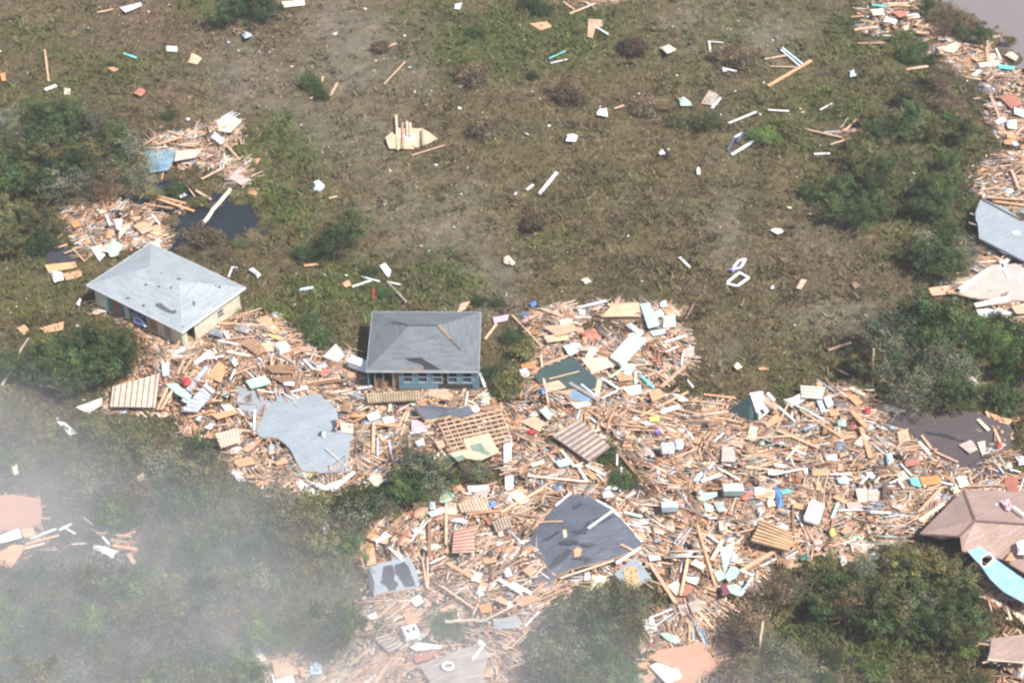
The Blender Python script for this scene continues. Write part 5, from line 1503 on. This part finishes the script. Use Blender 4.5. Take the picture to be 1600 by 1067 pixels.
# round seat
ring = MB(); c = P(700,1040,1.75)
rp = [(math.cos(t)*.48, math.sin(t)*.40, 0) for t in np.linspace(0, 2*math.pi, 17)]
ring.tube(rp, .12, 6, (.84,.84,.84)); o = ring.build('round_seat', M['sheet']); o.location = c; tag(o, 'round white ring seat lying on weathered grey boards', 'toilet seat')
# mint broken wall
def multi(name, lab, cat, parts, z=1.2):
    allp = [p for _, _, pts in parts for p in pts]; cx = sum(p[0] for p in allp)/len(allp); cy = sum(p[1] for p in allp)/len(allp)
    org = P(cx, cy, 0); root = empty(name, org); tag(root, lab, cat)
    for i, (nm, col, pts) in enumerate(parts):
        q, n, c = plane_pts(pts, z+.08*i, Zr.uniform(-.1, .1), Zr.uniform(-.1, .1)); mb = MB()
        if len(pts) == 2: mb.beam(P(*pts[0], z+.08*i)-org, P(*pts[1], z+.08*i)-org, .3, .12, col)
        else: mb.prism([p-org for p in q], .07, col)
        mb.build(nm, M['sheet'], root)
multi('mint_wall', 'broken mint green wall with white framed edge left of the bottom right trees', 'wall section', [
 ('wall_piece', (.44,.60,.50), [(1115,893),(1128,890),(1135,902),(1122,908)]), ('wall_piece', (.44,.62,.50), [(1132,900),(1142,884),(1158,890),(1150,902),(1138,908)]), ('wall_piece', (.50,.68,.55), [(1134,915),(1150,912),(1166,922),(1155,932),(1142,926)]),
 ('frame_edge', (.75,.8,.75), [(1156,931),(1177,901)]), ('frame_edge', (.6,.68,.6), [(1158,891),(1177,899)]), ('maroon_rag', (.22,.08,.10), [(1126,914),(1134,912),(1142,926),(1130,930)])], 1.1)
multi('plywood_raft', 'tan plywood raft with upright studs and a white sheet in the field', 'floor piece', [
 ('plywood_base', (.60,.44,.29), [(602,215),(612,207),(620,212),(621,200),(660,201),(672,208),(684,217),(668,225),(645,233),(608,232)]),
 ('white_sheet', (.78,.78,.77), [(630,211),(647,212),(647,220),(632,218)]), ('stud', (.6,.46,.32), [(619,180),(622,234)]), ('stud', (.40,.28,.2), [(629,192),(630,232)]), ('stud', (.62,.48,.34), [(636,190),(637,212)]), ('stud', (.62,.48,.34), [(641,192),(642,212)]), ('stud', (.45,.33,.23), [(660,201),(662,226)])], .5)
multi('window_frame_piece', 'bent white window frame lying in the open field', 'window frame', [
 ('frame_bar', (.8,.8,.8), [(1137,441),(1155,426)]), ('frame_bar', (.8,.8,.8), [(1155,426),(1170,434)]), ('frame_bar', (.8,.8,.8), [(1170,434),(1152,447)]), ('frame_bar', (.7,.7,.72), [(1135,443),(1152,447)])], .3)
multi('small_window_frame', 'smaller white window frame above the bent one in the field', 'window frame', [
 ('frame_bar', (.75,.75,.8), [(1146,418),(1155,407)]), ('frame_bar', (.75,.75,.8), [(1155,407),(1165,405)]), ('frame_bar', (.75,.75,.8), [(1165,405),(1158,417)]), ('frame_bar', (.6,.55,.75), [(1144,421),(1158,418)])], .3)
multi('field_hoop_frame', 'thin dark bent frame between the pair of white tubes', 'frame', [('frame_bar', (.1,.12,.2), [(1137,235),(1148,215)]), ('frame_bar', (.7,.7,.72), [(1148,215),(1162,207)]), ('frame_bar', (.1,.12,.2), [(1162,207),(1152,222)])], .4)
# porch junk of the cream house
multi('porch_furniture', 'heap of blue and white metal furniture in the cream house doorway', 'furniture', [
 ('chair_frame', (.75,.78,.85), [(207,489),(212,503)]), ('chair_frame', (.75,.78,.85), [(212,488),(218,502)]), ('seat_panel', (.12,.14,.35), [(211,500),(222,497),(230,505),(224,509),(213,505)]), ('chair_frame', (.7,.74,.82), [(218,498),(228,510)])], 1.0)
# branches, trunks, poles
def limb(name, lab, cat, pts, r0, r1, col, grp=None):
    p3 = [P(x, y, z) for x, y, z in pts]; org = p3[0].copy(); n = len(p3)
    fine = []
    for i in range(n-1):
        for k in range(4): fine.append(p3[i]*(1-k/4)+p3[i+1]*k/4+np.array([Zr.uniform(-.06, .06), Zr.uniform(-.06, .06), Zr.uniform(-.06, .06)])*(k > 0))
    fine.append(p3[-1]); rr = [r0+(r1-r0)*i/(len(fine)-1) for i in range(len(fine))]
    mb = MB(); mb.tube([q-org for q in fine], rr, 7, col); o = mb.build(name, M['bark']); o.location = org; tag(o, lab, cat, grp)
    M_ = M['wood']; o.data.materials[0] = M_; return o
limb('bare_branch', 'long bare pale branch lying over the bottom centre wreckage', 'branch', [(695,970,1.6),(728,969,1.7),(758,969,1.9),(785,955,2.2),(815,940,2.4)], .17, .08, (.5,.42,.32))
limb('dead_tree', 'bare pale trunk leaning near the left edge below the houses', 'tree trunk', [(3,602,.2),(20,575,1.5),(32,548,2.5),(45,528,3.3)], .16, .09, (.45,.38,.32))
limb('bare_pole', 'upright bare pole standing before the dark right shrubs', 'pole', [(1363,602,.0),(1364,570,3.0),(1365,545,5.0)], .14, .11, (.48,.38,.28))
limb('fallen_pole', 'pale thick pole slanting out of the dark pond', 'pole', [(318,348,.1),(338,322,.6),(360,296,1.2)], .24, .24, (.66,.58,.44))
limb('snapped_tree', 'pale broken trunk standing in the trees right of the peach deck', 'tree trunk', [(1184,1035,1.0),(1188,1000,3.5),(1192,970,5.0)], .16, .1, (.55,.42,.30))
limb('dead_sapling', 'thin bare sapling left of the pond wreckage by the plywood', 'tree trunk', [(348,262,.3),(350,240,2.0),(351,205,4.0)], .08, .04, (.4,.34,.28))
limb('field_twig', 'thin bare branch lying just above the long grey field pole', 'branch', [(1325,185,.3),(1312,200,.4)], .07, .05, (.5,.45,.4))

# ================================================================= TREES AND SHRUBS
def crown_mesh(name, seed, nclump, nleaf, leaf, flat=.75, spread=.32, shell=(.45, .9), base=.25):
    r = np.random.default_rng(seed)
    d = r.normal(0, 1, (nclump, 3)); d /= np.linalg.norm(d, axis=1)[:, None]; d[:, 2] = np.where(d[:, 2] < -.35, -d[:, 2], d[:, 2]); lop = r.normal(0, .22, 2)
    C = d*r.uniform(*shell, (nclump, 1))*np.array([1, 1, flat])*(1+.24*r.normal(0, 1, (nclump, 1)))+np.array([lop[0], lop[1], 0])*np.clip(d[:, 2:3], 0, 1)
    rad = r.uniform(.6, 1.15, nclump)*spread; br = r.uniform(.6, 1.45, nclump)
    hue = r.normal(0, .16, nclump)
    idx = np.repeat(np.arange(nclump), nleaf); n = len(idx)
    e = r.normal(0, 1, (n, 3)); e /= np.linalg.norm(e, axis=1)[:, None]; rr = r.random(n)**.45
    p = C[idx]+e*(rr*rad[idx])[:, None]*np.array([1.15, 1.15, .8])
    nn = e*.8+r.normal(0, .6, (n, 3))+np.array([0, 0, .45]); nn /= np.linalg.norm(nn, axis=1)[:, None]
    a = np.cross(nn, r.normal(0, 1, (n, 3))); a /= np.linalg.norm(a, axis=1)[:, None]; b = np.cross(nn, a)
    s = leaf*r.uniform(.6, 1.5, n)[:, None]
    V = np.stack([p-a*s, p-b*s*.55, p+a*s, p+b*s*.55], 1); V[:, :, 2] += flat+base
    c = np.stack([br[idx]*(1+hue[idx]), br[idx], br[idx]*(1-.5*hue[idx])], 1)*r.uniform(.75, 1.25, (n, 1))
    return V.reshape(-1, 3), np.arange(n*4).reshape(-1, 4), np.repeat(c, 4, 0)
def twig_add(V, F, c, seed, n, col, z0=.3, up=1.3, wid=.012):
    r = np.random.default_rng(seed); d = r.normal(0, 1, (n, 3)); d[:, 2] = np.abs(d[:, 2])+.25; d /= np.linalg.norm(d, axis=1)[:, None]
    st = d*r.uniform(.1, .55, (n, 1))*np.array([1, 1, .8])+np.array([0, 0, z0]); en = st+(d+r.normal(0, .3, (n, 3)))*r.uniform(.25, .6, (n, 1))*np.array([1, 1, up*.8])
    s = np.cross(d, r.normal(0, 1, (n, 3))); s /= np.linalg.norm(s, axis=1)[:, None]; s = s*wid
    T = np.stack([st-s, st+s, en+s*.3, en-s*.3], 1).reshape(-1, 3)
    return np.vstack([V, T]), np.vstack([F, np.arange(n*4).reshape(-1, 4)+len(V)]), np.vstack([c, np.tile(np.array(col), (n*4, 1))*r.uniform(.7, 1.3, (n*4, 1))])
CR = {}
for k in range(4):
    V, F_, c = crown_mesh('c', 300+k, 52, 70, .046, .78, .25, (.25, 1.02)); V, F_, c = twig_add(V, F_, c, 80+k, 70, (2.2, 2.0, 1.8)); CR['dense', k] = (V, F_, c)
for k in range(4):
    V, F_, c = crown_mesh('c', 400+k, 60, 34, .036, .8, .26, (.3, 1.0)); V, F_, c = twig_add(V, F_, c, 40+k, 220, (2.4, 2.1, 1.9)); CR['sparse', k] = (V, F_, c)
for k in range(3):
    V, F_, c = crown_mesh('c', 500+k, 30, 80, .05, .5, .36, (.3, .8), .0); V[:, 2] -= .12; V, F_, c = twig_add(V, F_, c, 60+k, 120, (1.5, 1.4, 1.3), .1, 1.1); CR['mound', k] = (V, F_, c)
CM = {}
for k, (V, F_, c) in CR.items():
    o = raw_mesh('crown', V, F_, c, LEAF['olive']); CM[k] = o.data; bpy.data.objects.remove(o)
def trunk_data(seed):
    r = random.Random(seed); mb = MB(); top = np.array([r.uniform(-.1, .1), r.uniform(-.1, .1), .9])
    mb.tube([(0, 0, -.15), (top[0]*.4, top[1]*.4, .4), top], [.07, .05, .03], 6)
    for k in range(5):
        a = r.uniform(0, 6.28); l = r.uniform(.5, .8); st = top*r.uniform(.35, .9)
        mb.tube([st, st+np.array([math.cos(a)*l*.5, math.sin(a)*l*.5, .25]), st+np.array([math.cos(a)*l, math.sin(a)*l, .5])], [.032, .022, .01], 5)
    o = mb.build('trunk', M['bark']); d = o.data; bpy.data.objects.remove(o); return d
TR = [trunk_data(k) for k in range(3)]
TREES = []
def tree(px, py, r, form, colour, zs=1.0, lab=None, name=None, grp=None):
    """px, py: the middle of the crown in the photo; r: crown radius in m"""
    hz = (.97 if form != 'mound' else .42)*r*zs
    p = P(px, py, hz); z = gz1(p[0], p[1])
    if z < -.5: z = -.3
    nm = name or {'dense': 'broadleaf_tree', 'sparse': 'thin_tree', 'mound': 'shrub'}[form]
    root = empty(nm, (p[0], p[1], z), random.uniform(0, 6.28)); root.scale = (r, r*random.uniform(.85, 1.15), r*zs)
    k = random.randrange(4 if form != 'mound' else 3)
    cr = bpy.data.objects.new('crown', CM[form, k]); link(cr, root)
    cr.material_slots[0].link = 'OBJECT'; cr.material_slots[0].material = LEAF[colour]
    if form != 'mound' or r > 2:
        tr = bpy.data.objects.new('trunk', random.choice(TR)); link(tr, root)
        if form == 'mound': tr.scale = (.6, .6, .5)
    else:
        tr = bpy.data.objects.new('stem', random.choice(TR)); link(tr, root); tr.scale = (.35, .35, .35)
    if lab is None:
        sz = 'small' if r < 1.6 else 'middle-sized' if r < 2.6 else 'big' if r < 3.6 else 'huge'
        fm = {'dense': 'leafy tree', 'sparse': 'thin twiggy tree', 'mound': 'low shrub'}[form]
        lab, sh = label(f'{sz} {colour} {fm}', px, py)
    tag(root, lab, 'shrub' if form == 'mound' else 'tree', grp or {'dense': 'leafy trees of the scrub woods', 'sparse': 'thin storm-stripped trees', 'mound': 'shrubs around the field'}[form])
    TREES.append((px, py)); return root
# single ones
for (px, py, r, fm, cl_, zs_, lb) in [
 (548,358,2.6,'dense','dark green',1.0,'dark green tree bent by the wind above the crossed white boards'),
 (520,385,2.6,'dense','dark green',.8,'dark green tree at the left foot of the bent one'),
 (478,395,1.7,'mound','dark green',1,None),(832,342,2.2,'mound','brown',1.2,'round brown bush alone in the middle of the field'),
 (738,120,3.0,'mound','brown',.9,None),(895,152,2.7,'mound','brown',.9,None),(1008,166,2.4,'mound','brown',1.1,None),(752,195,2.5,'mound','brown',1.1,None),
 (1060,188,2.0,'mound','olive',1,None),(1100,190,2.3,'mound','olive',.9,None),(985,68,2.6,'mound','brown',1.1,None),(1160,92,2.8,'mound','brown',1,None),(1130,85,2.0,'mound','brown',1,None),
 (268,345,1.3,'mound','brown',.7,None),(285,388,1.5,'mound','brown',.7,None),(245,300,1.6,'mound','olive',.8,None),(300,312,1.5,'mound','olive',.7,None),(375,378,1.4,'mound','olive',.6,None),(350,398,1.3,'mound','brown',.6,None),(330,318,1.0,'mound','brown',.7,None),(275,290,1.8,'mound','dark green',.8,None),
 (490,132,2.1,'mound','dark green',1.1,None),(503,150,1.5,'mound','dark green',1,None),(600,70,1.8,'mound','brown',1,None),
 (830,120,1.0,'mound','dark green',1.2,None),(330,374,2.6,'mound','brown',.8,'brown reedy clump standing in the dark pond'),
 (786,606,2.6,'mound','olive',1.1,'yellowish olive shrub at the right wall of the blue house'),(822,540,2.2,'mound','olive',1.0,None),(800,525,1.8,'mound','dark green',1.0,None),
 (775,585,1.5,'mound','dark green',1.0,None),(497,530,2.0,'mound','dark green',1.,None),(480,505,1.6,'mound','dark green',1.,None),
 (390,12,3.0,'dense','dark green',.9,None),(355,18,2.6,'dense','dark green',.9,None),(415,15,2.4,'dense','dark green',.9,None),(1,330,2.2,'dense','olive',1,None),
 (940,712,1.6,'mound','dark green',1,None),(975,750,1.8,'mound','dark green',1,None),(740,50,1.8,'mound','bright green',.8,None),(850,15,1.8,'mound','dark green',.8,None),(830,5,2.0,'mound','dark green',.8,None),
 (262,180,1.2,'mound','dark green',1,None),(170,95,1.4,'mound','olive',.7,None),(1270,305,1.8,'mound','dark green',1,None),(1200,215,2.2,'mound','bright green',.9,None),(1240,210,2.4,'mound','olive',.8,None),
 (600,455,1.3,'mound','dark green',1,None),(575,425,1.2,'mound','dark green',1,None),(700,985,2.0,'mound','bright green',.8,None),(750,740,1.9,'mound','grey green',1,None),(725,720,1.6,'mound','brown',1,None),
 (1583,60,1.2,'mound','olive',1,None),(745,470,1.1,'mound','dark green',1,None),(775,470,1.1,'mound','dark green',1,None)]:
    tree(px, py, r, fm, cl_, zs_, lb)
def wood(polyg, n, rmin, rmax, mix, dmin, seed, avoid=(), zs_=(.85, 1.15)):
    r = random.Random(seed); pp = np.array(polyg, float); got = []; tries = 0
    while len(got) < n and tries < 9000:
        tries += 1; x = r.uniform(pp[:, 0].min(), pp[:, 0].max()); y = r.uniform(pp[:, 1].min(), pp[:, 1].max())
        if sdist(pp, np.array([x]), np.array([y]))[0] < 0: continue
        if any(abs(x-a) < c and abs(y-b) < d for a, b, c, d in avoid): continue
        if any(math.hypot(x-a, (y-b)*1.3) < dmin for a, b in got): continue
        got.append((x, y)); m = r.choices(mix, [q[2] for q in mix])[0]
        tree(x, y, r.uniform(rmin, rmax), m[0], m[1], r.uniform(*zs_))
    return got
AV = [(35,818,95,92),(185,872,66,58),(455,1062,78,64),(218,745,16,14),(22,735,14,14),(508,822,14,18)]
wood([(-30,690),(60,665),(140,668),(230,670),(310,700),(350,735),(365,765),(460,790),(545,800),(600,780),(640,740),(660,735),(640,780),(590,805),(548,850),(545,900),(500,935),(530,990),(525,1040),(520,1120),(-30,1120)],
 108, 1.9, 3.3, [('dense','dark green',3),('dense','olive',2.6),('sparse','grey green',3.2),('sparse','brown',1.2),('dense','bright green',1.3),('sparse','olive',2)], 33, 1, AV)
wood([(640,715),(670,705),(688,735),(685,770),(650,785),(625,765)], 6, 1.8, 2.6, [('dense','dark green',1),('sparse','grey green',1)], 20, 2)
wood([(60,550),(115,532),(165,528),(205,545),(208,570),(180,592),(120,605),(60,600),(30,575)], 12, 1.7, 2.7, [('dense','dark green',4),('dense','olive',1)], 24, 3)
wood([(0,180),(60,160),(140,190),(200,200),(215,240),(235,280),(190,298),(130,302),(60,300),(0,290)], 27, 1.9, 3.0, [('dense','dark green',4.5),('dense','olive',2),('sparse','grey green',1.6),('sparse','brown',.5)], 26, 4)
wood([(0,320),(60,330),(90,380),(60,400),(0,400)], 6, 1.6, 2.4, [('dense','olive',2),('sparse','brown',1),('mound','dark green',1)], 26, 5)
wood([(850,960),(900,935),(960,925),(1010,930),(1035,950),(1000,990),(985,1040),(990,1100),(830,1100),(840,1010)], 18, 1.9, 3.0, [('dense','dark green',2),('sparse','grey green',4),('sparse','olive',1),('dense','bright green',1)], 25, 6)
wood([(1215,915),(1280,900),(1330,900),(1395,870),(1450,880),(1490,915),(1510,960),(1510,1000),(1450,985),(1380,985),(1300,950),(1215,950)], 26, 1.6, 2.9, [('dense','dark green',3),('dense','olive',2),('sparse','grey green',2.5),('sparse','brown',.6)], 27, 7)
wood([(1150,970),(1200,960),(1230,990),(1240,1040),(1200,1100),(1130,1100)], 7, 1.8, 2.6, [('sparse','brown',2),('sparse','grey green',1),('dense','olive',1)], 26, 8)
wood([(1235,1010),(1540,1015),(1545,1100),(1235,1100)], 8, 1.2, 2.0, [('mound','bright green',2),('mound','olive',2),('mound','dark green',1)], 40, 9)
wood([(1345,520),(1400,490),(1480,490),(1520,530),(1540,600),(1500,630),(1420,630),(1360,590)], 16, 2.2, 3.3, [('sparse','grey green',3),('dense','dark green',2.5),('dense','olive',1.5)], 30, 10)
wood([(1520,500),(1600,510),(1640,560),(1640,640),(1560,640),(1530,600)], 10, 1.8, 2.6, [('dense','bright green',2),('mound','dark green',2),('mound','bright green',2)], 26, 11)
wood([(1290,280),(1380,260),(1400,330),(1350,345),(1290,330)], 8, 1.6, 2.4, [('dense','dark green',3),('dense','olive',1)], 26, 12)
wood([(1420,290),(1510,280),(1520,330),(1510,380),(1505,425),(1420,420),(1425,350)], 11, 1.5, 2.4, [('dense','dark green',3),('sparse','grey green',1.5),('dense','olive',1)], 28, 13)
wood([(1400,130),(1500,120),(1530,200),(1510,260),(1440,240),(1400,180)], 9, 1.4, 2.3, [('dense','dark green',3),('sparse','brown',1),('dense','olive',1)], 28, 14)
wood([(1435,8),(1470,8),(1515,32),(1548,70),(1500,58),(1450,42)], 9, 1.2, 2.0, [('dense','dark green',2),('sparse','brown',2),('dense','olive',1)], 18, 15)
wood([(1340,190),(1400,180),(1420,230),(1340,250)], 5, 1.6, 2.3, [('dense','dark green',2),('dense','olive',1)], 26, 16)
wood([(1400,60),(1440,75),(1460,95),(1420,100)], 4, 1.3, 1.9, [('mound','dark green',2)], 20, 17)

# ================================================================= AIR
def volume(name, dens, col, aniso, verts_box, nodes=None):
    (x0, y0, z0), (x1, y1, z1) = verts_box; mb = MB(); mb.box(((x0+x1)/2, (y0+y1)/2, (z0+z1)/2), (x1-x0, y1-y0, z1-z0))
    m = bpy.data.materials.new(name); m.use_nodes = True; N = m.node_tree.nodes; L = m.node_tree.links
    N.remove(N['Principled BSDF']); v = N.new('ShaderNodeVolumePrincipled'); v.inputs['Density'].default_value = dens
    v.inputs['Color'].default_value = (*col, 1); v.inputs['Anisotropy'].default_value = aniso
    L.new(v.outputs[0], N['Material Output'].inputs['Volume'])
    if nodes: nodes(N, L, v)
    o = mb.build(name, m); return o
HAZE = True; MIST = True
if HAZE:
    o = volume('haze', 0.0002, (.93,.95,1.0), 0.0, ((-3600, -3600, -3.6), (3600, 3600, 141)))
    tag(o, 'thin pale haze in the air over the whole scene', 'haze', kind='stuff')
if MIST:
    # a low bank of smoke over the scrub at the lower left, thickest beyond the corner of the frame
    c0 = P(20, 1080, 0)
    def nd(N, L, v):
        g_ = N.new('ShaderNodeNewGeometry'); 
        def m_(op, a, b=None, b2=None):
            n_ = N.new('ShaderNodeMath'); n_.operation = op
            for i, q in enumerate((a, b, b2)):
                if q is None: continue
                if isinstance(q, (int, float)): n_.inputs[i].default_value = q
                else: L.new(q, n_.inputs[i])
            return n_.outputs[0]
        sx = N.new('ShaderNodeSeparateXYZ'); L.new(g_.outputs['Position'], sx.inputs[0])
        no = N.new('ShaderNodeTexNoise'); no.inputs['Scale'].default_value = .045; no.inputs['Detail'].default_value = 2; L.new(g_.outputs['Position'], no.inputs['Vector'])
        A_ = P(0, 612, 3); B_ = P(1150, 1040, 3); u_ = (B_-A_)[:2]; u_ = u_/np.linalg.norm(u_); nn = (u_[1], -u_[0])
        off = -(nn[0]*A_[0]+nn[1]*A_[1])
        d1 = m_('ADD', m_('ADD', m_('MULTIPLY', sx.outputs[0], float(nn[0])), m_('MULTIPLY', sx.outputs[1], float(nn[1]))), float(off))
        d1 = m_('ADD', d1, m_('MULTIPLY', m_('SUBTRACT', no.outputs[0], .5), 16.0))
        k1 = m_('MINIMUM', m_('MAXIMUM', m_('DIVIDE', d1, 11.0), 0.0), 1.0)
        no2 = N.new('ShaderNodeTexNoise'); no2.inputs['Scale'].default_value = .09; no2.inputs['Detail'].default_value = 3; no2.inputs['Distortion'].default_value = .6; L.new(g_.outputs['Position'], no2.inputs['Vector'])
        dx = m_('SUBTRACT', sx.outputs[0], float(c0[0])); dy = m_('SUBTRACT', sx.outputs[1], float(c0[1]))
        d = m_('DIVIDE', m_('SQRT', m_('ADD', m_('MULTIPLY', dx, dx), m_('MULTIPLY', dy, dy))), 75.0)
        k2 = m_('MAXIMUM', m_('SUBTRACT', 1.12, m_('MULTIPLY', d, .72)), 0.34)
        k2 = m_('MULTIPLY', k2, m_('MAXIMUM', m_('ADD', .8, m_('MULTIPLY', m_('SUBTRACT', no2.outputs[0], .4), 1.3)), .3))
        hz = m_('MAXIMUM', m_('SUBTRACT', 1.0, m_('DIVIDE', sx.outputs[2], 15.0)), 0.0)
        L.new(m_('MULTIPLY', m_('MULTIPLY', m_('MULTIPLY', k1, k2), hz), MIST_D), v.inputs['Density'])
    MIST_D = 0.062
    o = volume('smoke_bank', 0.05, (.97,.98,1.0), 0.0, ((c0[0]-60, c0[1]-50, -.9), (c0[0]+110, c0[1]+70, 15)), nd)
    tag(o, 'white smoke drifting low over the scrub at the lower left', 'smoke', kind='stuff')
print('boards', nb, 'objects', len(S.objects), 'trees', len(TREES), 'z ground sanity', P(800, 533))
